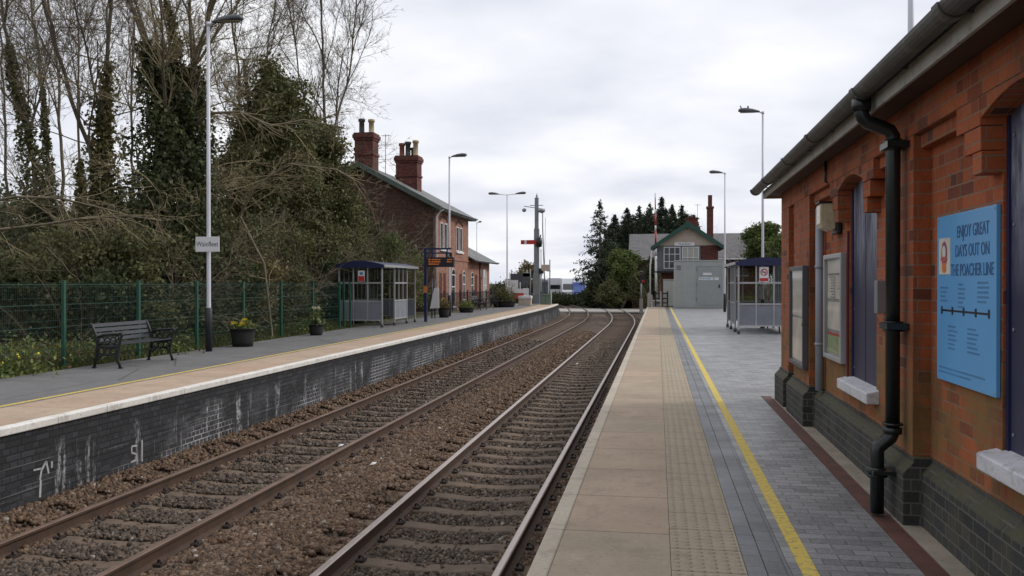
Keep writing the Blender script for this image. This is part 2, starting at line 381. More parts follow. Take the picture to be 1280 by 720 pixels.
def leafmat(name, c0, c1, c2, bright=.0):
    t = NT(name); g = t.n('ShaderNodeNewGeometry'); r_ = g.outputs['Random Per Island']
    c = t.ramp(r_, [(0, c0), (.55, c1), (1, c2)]); big = t.ramp(t.noise(.9, 3), [(.35, 0), (.65, 1)])
    c = t.mix(t.math('MULTIPLY', big, .45), c, c2); t.col(c).rough(.6); t.b.inputs['Specular IOR Level'].default_value = .25
    tr = t.n('ShaderNodeBsdfTranslucent'); t.setin(tr, 0, c); mx = t.n('ShaderNodeMixShader'); mx.inputs[0].default_value = .22
    t.l(t.b.outputs[0], mx.inputs[1]); t.l(tr.outputs[0], mx.inputs[2]); t.l(mx.outputs[0], t.out.inputs[0]); return t.m
M['leaf_ivy'] = leafmat('leaf_ivy', (.060,.070,.028), (.105,.112,.045), (.165,.160,.068))
M['leaf_ivy_dark'] = leafmat('leaf_ivy_dark', (.030,.042,.018), (.055,.070,.030), (.098,.106,.045))
M['leaf_olive'] = leafmat('leaf_olive', (.11,.090,.040), (.17,.145,.062), (.24,.20,.085))
M['leaf_mid'] = leafmat('leaf_mid', (.055,.085,.025), (.10,.14,.04), (.16,.20,.06))
M['leaf_lime'] = leafmat('leaf_lime', (.09,.12,.03), (.15,.18,.05), (.22,.24,.07))
M['leaf_dead'] = leafmat('leaf_dead', (.075,.045,.025), (.13,.08,.045), (.18,.13,.07))
M['conifer'] = leafmat('conifer', (.022,.036,.024), (.038,.056,.034), (.066,.082,.048))
M['grass'] = leafmat('grass_blades', (.06,.075,.025), (.11,.13,.04), (.19,.19,.08))
def groundmat():
    t = NT('ground_soil_grass'); n = t.noise(1.5, 6, .7); c = t.mix(t.ramp(n, [(.4, 0), (.6, 1)]), (.06,.075,.025), (.075,.055,.035))
    c = t.mix(t.ramp(t.noise(20, 5), [(.4, 0), (.7, .6)]), c, (.04,.04,.02)); t.col(c).rough(.95).bump(t.noise(15, 5), .03); return t.m
M['ground'] = groundmat()
M['concrete'] = plain('concrete_pale', (.38,.36,.33), .85, 0, .12, 1, (.26,.24,.21), .004)
M['crossing'] = plain('crossing_deck', (.36,.34,.31), .85, 0, .12, 1, (.26,.24,.21), .004)
M['road'] = M['asphalt']
M['van_white'] = plain('van_white', (.66,.67,.70), .3, 0, .05)
M['van_blue'] = plain('van_blue', (.035,.07,.25), .3)
M['tyre'] = plain('tyre_rubber', (.015,.015,.015), .8)
M['galv'] = plain('galvanised_steel', (.24,.26,.28), .5, .3, .15, 2)
M['cab_green'] = plain('cabinet_green', (.13,.19,.15), .55, 0, .1)
M['pot_red'] = plain('chimney_pot_red', (.20,.06,.04), .8, 0, .2)
M['pot_buff'] = plain('chimney_pot_buff', (.42,.33,.20), .8, 0, .2)
M['pot_dark'] = plain('chimney_pot_dark', (.06,.055,.05), .8, 0, .2)
def glass():
    t = NT('shelter_glass'); tr = t.n('ShaderNodeBsdfTransparent'); tr.inputs[0].default_value = (.78,.80,.80,1)
    gl = t.n('ShaderNodeBsdfGlossy'); gl.inputs['Roughness'].default_value = .06; gl.inputs[0].default_value = (.8,.8,.8,1)
    fr = t.n('ShaderNodeFresnel'); fr.inputs[0].default_value = 1.45; mx = t.n('ShaderNodeMixShader')
    gm = t.n('ShaderNodeNewGeometry'); t.l(t.math('MULTIPLY', t.math('MINIMUM', fr.outputs[0], .6), t.math('SUBTRACT', 1.0, gm.outputs['Backfacing'])), mx.inputs[0]); t.l(tr.outputs[0], mx.inputs[1]); t.l(gl.outputs[0], mx.inputs[2]); t.l(mx.outputs[0], t.out.inputs[0]); return t.m
M['glass'] = glass()
def glass_clear():
    m = M['glass'].copy(); m.name = 'notice_glazing'
    for n in m.node_tree.nodes:
        if n.type == 'BSDF_TRANSPARENT': n.inputs[0].default_value = (.97,.97,.97,1)
        if n.type == 'FRESNEL': n.inputs[0].default_value = 1.08
    return m
M['glass_clear'] = glass_clear()
def led():
    t = NT('led_orange'); t.col((.5,.15,.02)); t.setin(t.b, 'Emission Color', (1,.25,.03)); t.b.inputs['Emission Strength'].default_value = .22; return t.m
M['led'] = led()

# ------------------------------------------------------------------ sky and sun
SUN_EL, SUN_AZ = R(38), R(72)
def world():
    w = bpy.data.worlds.new('World'); sc.world = w; w.use_nodes = True; nt = w.node_tree; nt.nodes.clear()
    N = nt.nodes.new; L = nt.links.new
    out = N('ShaderNodeOutputWorld'); bg = N('ShaderNodeBackground'); sky = N('ShaderNodeTexSky'); sky.sky_type = 'NISHITA'; sky.sun_disc = False
    sky.sun_elevation = SUN_EL; sky.sun_rotation = SUN_AZ; sky.air_density = 1.2; sky.dust_density = 3
    tc = N('ShaderNodeTexCoord'); sp = N('ShaderNodeSeparateXYZ'); L(tc.outputs['Generated'], sp.inputs[0])
    def m(op, a, b):
        nd = N('ShaderNodeMath'); nd.operation = op
        for i, v in enumerate((a, b)):
            if isinstance(v, (int, float)): nd.inputs[i].default_value = v
            else: L(v, nd.inputs[i])
        return nd.outputs[0]
    zz = m('ADD', m('MAXIMUM', sp.outputs[2], 0.0), .16)
    cb = N('ShaderNodeCombineXYZ'); L(m('DIVIDE', sp.outputs[0], zz), cb.inputs[0]); L(m('DIVIDE', sp.outputs[1], zz), cb.inputs[1])
    n1 = N('ShaderNodeTexNoise'); L(cb.outputs[0], n1.inputs['Vector']); n1.inputs['Scale'].default_value = 1.15; n1.inputs['Detail'].default_value = 5; n1.inputs['Roughness'].default_value = .48
    cr = N('ShaderNodeValToRGB'); L(n1.outputs[0], cr.inputs[0]); e = cr.color_ramp.elements
    e[0].position = .36; e[0].color = (7.7,8.0,9.0,1); e[1].position = .64; e[1].color = (11.0,11.05,11.3,1)
    # overcast skies are brighter overhead than at the horizon
    top = N('ShaderNodeMapRange'); L(sp.outputs[2], top.inputs[0]); top.inputs[1].default_value = .30; top.inputs[2].default_value = .95; top.inputs[3].default_value = 1.0; top.inputs[4].default_value = 1.3
    mx = N('ShaderNodeMix'); mx.data_type = 'RGBA'; mx.inputs[0].default_value = .93; L(sky.outputs[0], mx.inputs[6]); L(cr.outputs[0], mx.inputs[7])
    # thin cloud ahead of the camera lets more light through than the thick cloud behind it
    az = N('ShaderNodeMapRange'); L(sp.outputs[1], az.inputs[0]); az.inputs[1].default_value = -.6; az.inputs[2].default_value = .55; az.inputs[3].default_value = .70; az.inputs[4].default_value = 1.0
    sc_ = N('ShaderNodeVectorMath'); sc_.operation = 'SCALE'; L(mx.outputs[2], sc_.inputs[0]); L(m('MULTIPLY', top.outputs[0], az.outputs[0]), sc_.inputs['Scale'])
    L(sc_.outputs[0], bg.inputs[0]); bg.inputs[1].default_value = .09; L(bg.outputs[0], out.inputs[0])
world()
sd = bpy.data.lights.new('sun', 'SUN'); sd.energy = 1.35; sd.angle = R(11); sd.color = (1, .96, .90)
so = bpy.data.objects.new('sun', sd); COL.objects.link(so)
dirv = Vector((math.sin(SUN_AZ)*math.cos(SUN_EL), math.cos(SUN_AZ)*math.cos(SUN_EL), math.sin(SUN_EL)))
so.rotation_euler = dirv.to_track_quat('Z', 'Y').to_euler()
sc.view_settings.view_transform = 'Standard'; sc.view_settings.look = 'None'; sc.view_settings.exposure = .17; sc.view_settings.gamma = 1
sc.cycles.max_bounces = 6; sc.cycles.transparent_max_bounces = 12; sc.cycles.diffuse_bounces = 3; sc.cycles.glossy_bounces = 3; sc.cycles.caustics_reflective = False; sc.cycles.caustics_refractive = False
# ------------------------------------------------------------------ track alignment (straight, then a left-hand curve)
S0, RC, LREF = 50.0, 250.0, -1.34
def pos(t, lat, z=0.0):
    if t <= S0: return Vector((lat, t, z))
    a = (t - S0) / RC; r_ = RC + (lat - LREF)
    return Vector((LREF - RC + r_ * math.cos(a), S0 + r_ * math.sin(a), z))
def heading(t): return 0.0 if t <= S0 else (t - S0) / RC
def steps(t0, t1):
    ts = [t0]
    if t0 < S0 < t1 or t0 >= S0:
        s = max(t0, S0)
        if s > t0: ts.append(s)
        n = max(1, int((t1 - s) / 2.5)); ts += [s + (t1 - s) * (i+1) / n for i in range(n)]
    else: ts.append(t1)
    return ts
def sweep(mb, prof, t0, t1, mi=0, closed=True, caps=True, sm=False):
    """sweep a cross-section [(lat,z)...] along the line"""
    ts = steps(t0, t1); n = len(prof); vs = [pos(t, l, z) for t in ts for l, z in prof]; fs = []
    for i in range(len(ts)-1):
        for k in range(n if closed else n-1):
            k2 = (k+1) % n; fs.append((i*n+k, i*n+k2, (i+1)*n+k2, (i+1)*n+k))
    if closed and caps: fs += [tuple(range(n)), tuple((len(ts)-1)*n + k for k in range(n))[::-1]]
    mb.add(vs, fs, mi, sm); return mb
def rect(l0, l1, z0, z1): return [(l0, z0), (l1, z0), (l1, z1), (l0, z1)]

# ------------------------------------------------------------------ ground
def ground():
    m = MB(); m.add([(-2500,-600,-1.25),(2500,-600,-1.25),(2500,5000,-1.25),(-2500,5000,-1.25)], [(0,1,2,3)])
    tag(m.build('ground', M['ground']), kind='structure')
ground()
# bed of the railway under the stones: height profile across the tracks
PROF = [(-6.80,-.90),(-6.45,-.955),(-6.25,-1.06),(-4.5,-1.10),(-4.15,-1.03),(-3.72,-.975),(-3.3,-1.03),(-2.95,-1.10),(-1.2,-1.10),(-.95,-1.12),(-.60,-1.12)]
def bed_z(lat):
    return np.interp(lat, [p[0] for p in PROF], [p[1] for p in PROF])
def bed():
    m = MB(); prof = [(-9.5,-1.15)] + PROF[:0] + [(l, z-.035) for l, z in PROF] + [(.6,-1.16)]
    sweep(m, prof, -4, 74, closed=False); o = m.build('ballast_bed', M['ballast_bed'], fix=False)
    tag(o, kind='structure')
    m = MB(); prof = [(-14,-1.2),(-9.5,-1.12),(-6.6,-1.10),(-3.7,-1.09),(-.6,-1.12),(2.6,-1.2)]
    sweep(m, prof, 74, 190, closed=False); tag(m.build('ballast_bed', M['ballast_bed'], fix=False), kind='structure')
bed()

# loose ballast: low-poly angular stones as one mass
def stones(name, mat, label, n, tfun, latfun, size=(.019,.040), zoff=0.0, excl=None):
    base = np.array([(-1,-.8,-.6),(1,-.7,-.7),(.8,1,-.6),(-.9,.8,-.7),(-.6,-.7,.7),(.8,-.5,.6),(.5,.7,.8),(-.8,.6,.5)])
    faces = np.array([(0,2,1),(0,3,2),(4,5,6),(4,6,7),(0,1,5),(0,5,4),(1,2,6),(1,6,5),(2,3,7),(2,7,6),(3,0,4),(3,4,7)])
    t = tfun(n); lat = latfun(n)
    if excl is not None:
        k = excl(t, lat); t, lat = t[k], lat[k]; n = len(t)
    z = bed_z(lat) + zoff + rng.uniform(-.022, .012, n)
    s = rng.uniform(size[0], size[1], n) * (1 + np.clip((t-16)/30, 0, 1) * .5)
    q = rng.normal(size=(n,4)); q /= np.linalg.norm(q, axis=1)[:,None]; w,x,y,zq = q.T
    Rm = np.stack([1-2*(y*y+zq*zq),2*(x*y-zq*w),2*(x*zq+y*w),2*(x*y+zq*w),1-2*(x*x+zq*zq),2*(y*zq-x*w),2*(x*zq-y*w),2*(y*zq+x*w),1-2*(x*x+y*y)],1).reshape(n,3,3)
    loc = base[None] * rng.uniform(.5,1.2,(n,8,3)) * s[:,None,None] * rng.uniform(.5,1.25,(n,1,3))
    V = np.einsum('nij,nkj->nki', Rm, loc)
    P = np.stack([lat, t, z], 1)
    c = t > S0
    if c.any():
        a = (t[c]-S0)/RC; r_ = RC + lat[c]-LREF; P[c,0] = LREF-RC+r_*np.cos(a); P[c,1] = S0+r_*np.sin(a)
    V = (V + P[:,None,:]).reshape(-1,3)
    F = (faces[None] + (np.arange(n)*8)[:,None,None]).reshape(-1,3)
    tag(npmesh(name, V, F, mat), label, 'ballast', kind='stuff')
def tdens(t0, t1, p=1.3):   # denser near the camera
    def f(n):
        u = rng.uniform(0,1,n); a, b = t0**(-p), t1**(-p); return (a + u*(b-a))**(-1/p)
    return f
TRACKS = (-5.37, -2.09)   # centre lines
def not_sleeper(t, lat):
    k = np.ones(len(t), bool)
    for c in TRACKS:
        ins = np.abs(lat - c) < 1.27; ph = ((t - 4.0 - (.2 if c < -4 else 0)) % .65); on = (ph < .125) | (ph > .65-.125)
        k &= ~(ins & on & (rng.uniform(0,1,len(t)) > .06))
        k &= ~(np.abs(np.abs(lat-c)-.7525) < .05)
    return k
def lat_choice(rngs):
    w = np.array([b-a for a,b in rngs]); w = w/w.sum()
    def f(n):
        k = rng.choice(len(rngs), n, p=w); lo = np.array([r_[0] for r_ in rngs])[k]; hi = np.array([r_[1] for r_ in rngs])[k]; return rng.uniform(lo, hi)
    return f
stones('loose_ballast', M['rock'], 'brown broken stone ballast heaped between and beside the tracks', 140000, tdens(4.4, 46, .9), lat_choice([(-6.78,-6.0),(-4.72,-2.75),(-1.5,-.72)]), excl=not_sleeper)
stones('crib_ballast', M['rock_dark'], 'dark oily stone ballast lying between the concrete sleepers', 95000, tdens(4.4, 40, .9), lat_choice([(-6.25,-4.5),(-2.98,-1.2)]), size=(.018,.036), zoff=-.010, excl=not_sleeper)

# ------------------------------------------------------------------ tracks
def rail_profile(c):
    z = RAIL
    return [(c-.07,z-.159),(c+.07,z-.159),(c+.07,z-.148),(c+.012,z-.125),(c+.010,z-.045),(c+.035,z-.034),(c+.036,z-.008),(c+.026,z),(c-.026,z),(c-.036,z-.008),(c-.035,z-.034),(c-.010,z-.045),(c-.012,z-.125),(c-.07,z-.148)]
def sleeper_mesh():
    m = MB(); xs = [-1.25,-1.0,-.5,-.25,0,.25,.5,1.0,1.25]; top = [-.165,-.160,-.160,-.182,-.186,-.182,-.160,-.160,-.165]
    vs = []; fs = []
    for x, t_ in zip(xs, top):
        t_ = t_ + RAIL; vs += [(x,-.15,RAIL-.36),(x,-.115,t_),(x,.115,t_),(x,.15,RAIL-.36)]
    for i in range(len(xs)-1):
        for k in range(4): fs.append((i*4+k, i*4+(k+1)%4, (i+1)*4+(k+1)%4, (i+1)*4+k))
    fs += [(0,1,2,3),(32,33,34,35)]; m.add(vs, fs); return m
def clip_mesh():
    m = MB(); z = RAIL-.150
    m.box(-.035,.045,-.055,.055,z-.012,z+.015); pts = []
    for k in range(11):
        a = math.pi*1.5*k/10; pts.append((.012+.030*math.cos(a), -.040+.008*k, z+.025+.022*math.sin(a)))
    m.tube(pts, .010, 6); return m
sl_src = sleeper_mesh().build('sleeper', M['sleeper'], bevel=.012); sl_me = sl_src.data
cl_src = clip_mesh().build('rail_clip', M['clip']); cl_me = cl_src.data
bpy.data.objects.remove(cl_src); bpy.data.objects.remove(sl_src)
def track(c, off, label, top='rail_top'):
    th = thing('railway_track', (0,0,0), label, 'railway track')
    for s_ in (-1, 1):
        cc = c + s_*.7525; m = MB(); ts = steps(-3, 185); pr = rail_profile(cc); n = len(pr)
        vs = [pos(t, l, z) for t in ts for l, z in pr]; fs = []; mi = []
        for i in range(len(ts)-1):
            for k in range(n): fs.append((i*n+k, i*n+(k+1)%n, (i+1)*n+(k+1)%n, (i+1)*n+k)); mi.append(1 if k in (6,7,8) else 0)
        b0 = len(m.f); m.add(vs, fs)
        for i, q in enumerate(mi): m.mi[b0+i] = q
        m.build('rail', [M['rust'], M[top]], th)
    far = MB(); src = sleeper_mesh(); t = 4.0 + off; k = 0
    while t < 184:
        if k < 100:
            o = bpy.data.objects.new('sleeper', sl_me); COL.objects.link(o); o.parent = th; p = pos(t, c); o.location = (p.x, p.y, random.uniform(-.006,.004)); o.rotation_euler.z = heading(t) + random.uniform(-.006,.006)
            bv = o.modifiers.new('bevel','BEVEL'); bv.width = .012; bv.segments = 1
            if k < 28:
                for s_ in (-1,1):
                    for q in (-1,1):
                        e = bpy.data.objects.new('rail_clip', cl_me); COL.objects.link(e); e.parent = o; e.location = (s_*.7525 + q*.095, 0, 0); e.rotation_euler.z = 0 if q > 0 else math.pi
        else:
            T = Matrix.Translation(pos(t, c)) @ Matrix.Rotation(heading(t), 4, 'Z'); far.add([T @ Vector(v) for v in src.v], src.f)
        k += 1; t += .65
    tag(far.build('distant_sleepers', M['sleeper'], th), kind='stuff')
track(TRACKS[1], 0, 'railway track closest to the camera, beside the paved platform')
track(TRACKS[0], .2, 'far railway track running beside the dark brick wall of the opposite platform', 'rail_dull')

# litter on the ballast
for i, (x, d, lab) in enumerate([(583, 5, None)]): pass
for (t, l, lab) in [(13.3,-5.0,'white scrap of litter between the rails of the far track'),(11.6,-3.9,'small white scrap of paper on the ballast between the two tracks'),(28.2,-2.6,'white scrap lying on the ballast far along the near track')]:
    m = MB(); m.add([(0,0,0),(.07,.01,.012),(.085,.06,.03),(.02,.07,.012),(.03,.035,.035)], [(0,1,4),(1,2,4),(2,3,4),(3,0,4)])
    o = m.build('litter', M['white'], loc=(l, t, float(bed_z(l))+.03)); tag(o, lab, 'litter')

# ------------------------------------------------------------------ right-hand platform
CE = -.68
def right_platform():
    m = MB(); m.box(CE+.05, 14, -6, 57.0, -1.3, -.03); o = m.build('platform', M['brick_dark_red']); tag(o, kind='structure')
    def strip(name, x0, x1, mat, z0=-.03, z1=0.0, y0=-6, y1=57.0, bev=0):
        b = MB(); b.box(x0, x1, y0, y1, z0, z1); q = b.build(name, mat, bevel=bev); tag(q, kind='structure'); return q
    b = MB(); b.box(CE, -.568, -6, 57.0, -.09, 0); tag(b.build('platform_edge', M['coping'], bevel=.012), kind='structure')
    strip('platform_slabs', -.565, .072, M['slab'], -.03, -.001)
    strip('tactile_paving', .075, .468, M['tactile'], -.03, -.001)
    strip('paver_row', .471, .572, M['paver_row'], -.03, -.003)
    strip('paver_row', .575, .70, M['paver_row'], -.03, -.0025)
    strip('paving', .703, 14, M['paver'], -.03, -.003)
    for y0 in (0,): strip('yellow_line', .755, .84, M['yellow'], -.002, .0015, -6, 57)
    strip('drain_channel', 1.385, 1.51, M['drain_red'], -.002, .002, -6, 12.3)
    strip('concrete_apron', 1.513, 1.85, M['apron'], -.002, .006, -6, 12.1)
    # ramp at the far end
    r_ = MB(); r_.prism([(57.0,-1.3),(57.0,-.004),(64,-.9),(64,-1.3)], 'x', CE, 1.2); tag(r_.build('platform_ramp', M['concrete']), kind='structure')
    g = MB(); g.box(1.25, 60, 57.02, 74, -1.3, -.06); g.box(14.02, 60, -20, 57.0, -1.3, -.05); tag(g.build('verge', M['ground']), kind='structure')
right_platform()

# ------------------------------------------------------------------ left-hand platform
LE = -6.78; LT1 = 65.0
def left_platform():
    def st(name, l0, l1, z0, z1, mat, t0=-6, t1=LT1, bev=0):
        m = MB(); sweep(m, rect(l0, l1, z0, z1), t0, t1); o = m.build(name, mat, bevel=bev); tag(o, kind='structure'); return o
    st('platform', -10.45, LE-.06, -1.3, -.03, M['asphalt'])
    st('platform_wall', LE-.058, LE-.035, -1.3, -.085, M['platform_wall'])
    st('platform_edge', LE-.155, LE, -.083, 0, M['coping_left'], bev=.012)
    st('platform_slabs', LE-1.15, LE-.158, -.03, -.001, M['slab_left'])
    st('yellow_line', LE-1.31, LE-1.235, -.003, .001, M['yellow'])
    st('platform_asphalt', -10.4, LE-1.153, -.03, -.003, M['asphalt'])
    r_ = MB(); a = pos(LT1, LE-.05); b = pos(LT1, -9.6); c = pos(LT1+7, LE-.05); d = pos(LT1+7, -9.6)
    r_.add([(a.x,a.y,-.01),(b.x,b.y,-.01),(c.x,c.y,-1.1),(d.x,d.y,-1.1),(a.x,a.y,-1.3),(b.x,b.y,-1.3),(c.x,c.y,-1.3),(d.x,d.y,-1.3)], [(0,1,3,2),(0,2,6,4),(1,5,7,3),(0,4,5,1),(2,3,7,6),(4,6,7,5)])
    tag(r_.build('platform_ramp', [M['platform_wall']]), kind='structure')
    # natural ground behind, slightly uneven
    nx, ny = 60, 90; X = -10.35 - np.linspace(0,1,nx)**1.6*80; Y = np.linspace(-25, 74, ny)
    XX, YY = np.meshgrid(X, Y); ZZ = -.045 + .05*np.sin(XX*1.7+YY*.6)*np.cos(YY*1.1) * np.clip((-10.6-XX)/1.0,0,1) + np.clip((-10.4-XX)/.6,0,1)*.03
    ZZ = np.where(YY > 66, -.2, ZZ)
    V = np.stack([XX,YY,ZZ],-1).reshape(-1,3); idx = np.arange(nx*ny).reshape(ny,nx)
    F = np.stack([idx[:-1,1:],idx[:-1,:-1],idx[1:,:-1],idx[1:,1:]],-1).reshape(-1,4)
    tag(npmesh('verge', V, F, M['ground'], smooth=True), kind='structure')
left_platform()
# chalk marks on the wall
def marks():
    cx = LE-.034
    def stroke(m, pts, w):
        for (y0,z0),(y1,z1) in zip(pts, pts[1:]):
            d = Vector((0,y1-y0,z1-z0)); L_ = d.length; n_ = Vector((0,-d.z,d.y))/L_*w/2
            a = Vector((cx,y0,z0)); b = Vector((cx,y1,z1)); m.add([a-n_,b-n_,b+n_,a+n_,a-n_+Vector((.003,0,0)),b-n_+Vector((.003,0,0)),b+n_+Vector((.003,0,0)),a+n_+Vector((.003,0,0))], [(4,5,6,7),(0,1,5,4),(1,2,6,5),(2,3,7,6),(3,0,4,7)])
    def W(x, y):   # wall point seen at photo pixel
        th = math.atan((x-640)/1100) - PHI; Yw = cx/math.tan(th); d = Yw*math.cos(PHI) - cx*math.sin(PHI); return (Yw, EYE + (354-y)*d/1100)
    m = MB()
    stroke(m, [W(x,y) for x,y in ((171,557),(164,558),(164,566),(170,568),(170,575),(163,578))], .022)
    stroke(m, [W(177,550),W(177,577)], .03)
    tag(m.build('chalk_mark', M['chalk']), 'white chalked figure on the dark brick platform wall, lower left', 'wall marking')
    m = MB()
    stroke(m, [W(49,600),W(51,588),W(57,577),W(60,592)], .028); stroke(m, [W(41,588),W(51,586)], .02); stroke(m, [W(50,600),W(49,622)], .03); stroke(m,[W(64,577),W(64,585)],.03)
    tag(m.build('chalk_mark', M['chalk']), 'white chalked letter A at the left end of the platform wall', 'wall marking')
marks()

# ------------------------------------------------------------------ crossing, road
def crossing():
    m = MB()
    # deck panels between and beside the rails, level with the rail heads
    segs = [(-14,-6.2),(-6.02,-4.72),(-4.52,-2.95),(-2.74,-1.45),(-1.23,2.2)]
    for a, b in segs: sweep(m, rect(a, b, -1.05, RAIL+.004), 76.5, 86.0)
    tag(m.build('level_crossing', M['crossing']), kind='structure')
    p = pos(81, -14); m = MB(); m.box(p.x-70, p.x+.3, 77.2, 85.2, -1.2, -.92); q = pos(81, 2.2); m.box(q.x-.2, q.x+60, 77.2, 85.2, -1.2, -.925)
    tag(m.build('road', M['road']), kind='structure')
crossing()
# ------------------------------------------------------------------ the brick station building on the right
PF, PN, DP = 1.60, 1.71, 1.738     # pier face, recessed panel face, window board plane
PIERS = [(1.1,1.55),(5.93,6.37),(9.80,10.88),(11.30,11.95)]
WINS = [(2.9,3.80-.0),(3.79+.0,4.69),(7.34,8.25)]
WINS = [(3.80,4.76),(7.34,8.32),(-.4,.5)]
def station():
    th = thing('station_building', (0,0,0), 'low red brick station building with boarded windows, dark plinth and black gutter', 'building')
    # wall: panels (with window openings) and piers
    m = MB(); ZT = 2.47
    wy0, wy1 = -5.0, 11.95
    cuts = sorted(WINS); y = wy0
    for a, b in cuts:
        m.box(PN, 2.0, y, a, .40, ZT); m.box(PN, 2.0, a, b, .40, .62); y = b
        n = 10; arc = [(a + (b-a)*k/n, 2.36 + .085*math.sin(math.pi*k/n)) for k in range(n+1)]      # cambered head
        m.prism([(a,ZT+.002)] + arc + [(b,ZT+.002)], 'x', PN+.001, 2.0)
    m.box(PN, 2.0, y, wy1, .40, ZT)
    for a, b in PIERS: m.box(PF, PN+.01, a, b, .40, ZT+.0015)
    # frieze and the two corbelled courses under it
    m.box(PF, 2.0, wy0, wy1, ZT+.003, 2.69)
    ends = [wy0] + [v for p in PIERS for v in p]
    for i in range(0, len(ends), 2):
        a, b = ends[i], (ends[i+1] if i+1 < len(ends) else wy1)
    gaps = [(wy0,1.1),(1.55,5.93),(6.37,9.80),(10.88,11.30)]
    for a, b in gaps:
        segs = [(a, b)]
        for w0, w1 in cuts:
            if a < w0 < b:
                segs = [s for q in segs for s in ((q[0], w0-.36), (w1+.36, q[1])) if s[1]-s[0] > .02] if q_in(segs, w0) else segs
        for s0, s1 in segs:
            m.box(PF+.045, PN+.005, s0+.001, s1-.001, 2.385, ZT+.001)
        for w0, w1 in cuts:
            if a < w0 < b:
                for sgn, e in ((-1, w0), (1, w1)):
                    for wd, z0, z1, pf in ((.355, 2.325, ZT+.001, 0), (.24, 2.20, 2.322, .004), (.13, 2.085, 2.197, .008)):
                        y0, y1 = sorted((e, e + sgn*wd)); m.box(PF+pf, PN+.004, y0, y1, z0, z1)
                n = 10; arc = [(w0 + (w1-w0)*k/n, 2.36 + .085*math.sin(math.pi*k/n)) for k in range(n+1)]
                m.prism([(w0,ZT+.002)] + arc + [(w1,ZT+.002)], 'x', PF+.002, PN)
    # far gable return and body
    m.box(2.0, 6.6, wy1-.3, wy1, .40, 2.69); m.box(6.3, 6.6, wy0, wy1-.3, .40, 2.69)
    m.build('wall', M['brick_station'], th, bevel=.004)
    # blue brick plinth with splayed top course
    p = MB()
    def plinth(f, y0, y1, back):
        g = .075
        p.prism([(f-g,0),(f-g,.335),(f-.012,.405),(f-.012,.43),(back,.43),(back,0)], 'y', y0, y1)
    for a, b in gaps: plinth(PN, a+.0, b-.0, 2.01)
    for a, b in PIERS: 
        g = .075
        p.prism([(PF-g,0),(PF-g,.335),(PF-.012,.405),(PF-.012,.431),(PN,.431),(PN,0)], 'y', a-.07, b+.07)
    p.box(2.01, 6.62, wy1, wy1+.06, 0, .38)
    p.build('plinth', M['brick_plinth'], th, bevel=.006)
    # boarded windows with painted sills
    for a, b in WINS:
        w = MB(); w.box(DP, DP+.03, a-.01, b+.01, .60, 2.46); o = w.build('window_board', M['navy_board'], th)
        f = MB(); f.box(DP-.012, DP-.001, a, a+.03, .69, 2.37); f.box(DP-.012, DP-.001, b-.03, b, .69, 2.37); f.build('board_frame', M['navy'], o)
        for zz in (.78,1.30,1.82,2.26):
            for yy in (a+.07, b-.07): q = MB(); q.tube([(DP,yy,zz),(DP-.006,yy,zz)], .010, 6); q.build('screw', M['galv'], o)
        q = MB(); q.box(DP-.003,DP+.001,(a+b)/2-.004,(a+b)/2+.004,.69,2.36); q.build('board_joint', M['ink_black'], o)
        s_ = MB(); s_.prism([(PN-.095,.578),(PN-.095,.655),(PN-.09,.665),(DP+.02,.70),(DP+.02,.578)], 'y', a-.085, b+.085); s_.build('sill', M['sill'], th, bevel=.008)
    # roof, soffit, fascia
    r_ = MB(); FX = 1.40
    prof = [(1.33,2.80),(4.1,4.40),(6.95,2.80),(6.95,2.765),(4.1,4.36),(1.34,2.77)]
    r_.prism(prof, 'y', wy0-.3, wy1+.36); r_.build('roof', M['slate'], th)
    g = MB(); g.prism([(2.0,2.69),(4.1,3.9),(6.5,2.69)], 'y', wy1-.3, wy1-.001); g.build('gable', M['brick_station'], th)
    s2 = MB(); s2.box(FX+.022, 2.0, wy0, wy1+.28, 2.692, 2.712); s2.build('soffit', M['soffit'], th)
    f = MB(); f.box(FX, FX+.02, wy0, wy1+.30, 2.665, 2.765); f.box(FX+.02, 1.98, wy1+.28, wy1+.30, 2.665, 2.75); f.build('fascia', M['fascia'], th)
    # cast-iron gutter in joined lengths
    gx, gz, gr = 1.325, 2.805, .068
    g = MB()
    def half(y0, y1, rr):
        n = 10; outer = [(gx + rr*math.cos(math.pi + math.pi*k/n), gz + rr*math.sin(math.pi + math.pi*k/n)) for k in range(n+1)]
        inner = [(gx + (rr-.008)*math.cos(math.pi + math.pi*k/n), gz + (rr-.008)*math.sin(math.pi + math.pi*k/n)) for k in range(n+1)][::-1]
        for k in range(n):
            g.prism([outer[k], outer[k+1], inner[n-k-1], inner[n-k]], 'y', y0, y1)
    half(wy0-.3, 12.42, gr)
    for yj in (2.2, 4.3, 6.08, 7.9, 9.35, 11.1, 12.40): half(yj-.045, yj+.045, gr+.010)
    g.build('gutter', M['gutter'], th)
    b = MB()
    for k in range(9):
        y = 3.2 + k*1.05; b.box(1.30, FX, y-.012, y+.012, 2.745, 2.753)
    b.build('gutter_bracket', M['gutter'], th)
    # black downpipe with swan neck, collars and shoe
    d = MB(); y = 6.10; px_ = PF-.078
    d.tube([(1.325,y,2.76),(1.325,y,2.655),(1.335,y,2.62),(1.36,y,2.59),(1.46,y,2.55),(1.50,y,2.53),(px_,y,2.49),(px_,y,2.44),(px_,y,.60)], .046, 14)
    d.tube([(px_,y,.60),(px_,y,.545),(px_-.01,y,.52),(px_-.085,y,.455),(px_-.095,y,.43),(px_-.095,y,.02)], .044, 14)
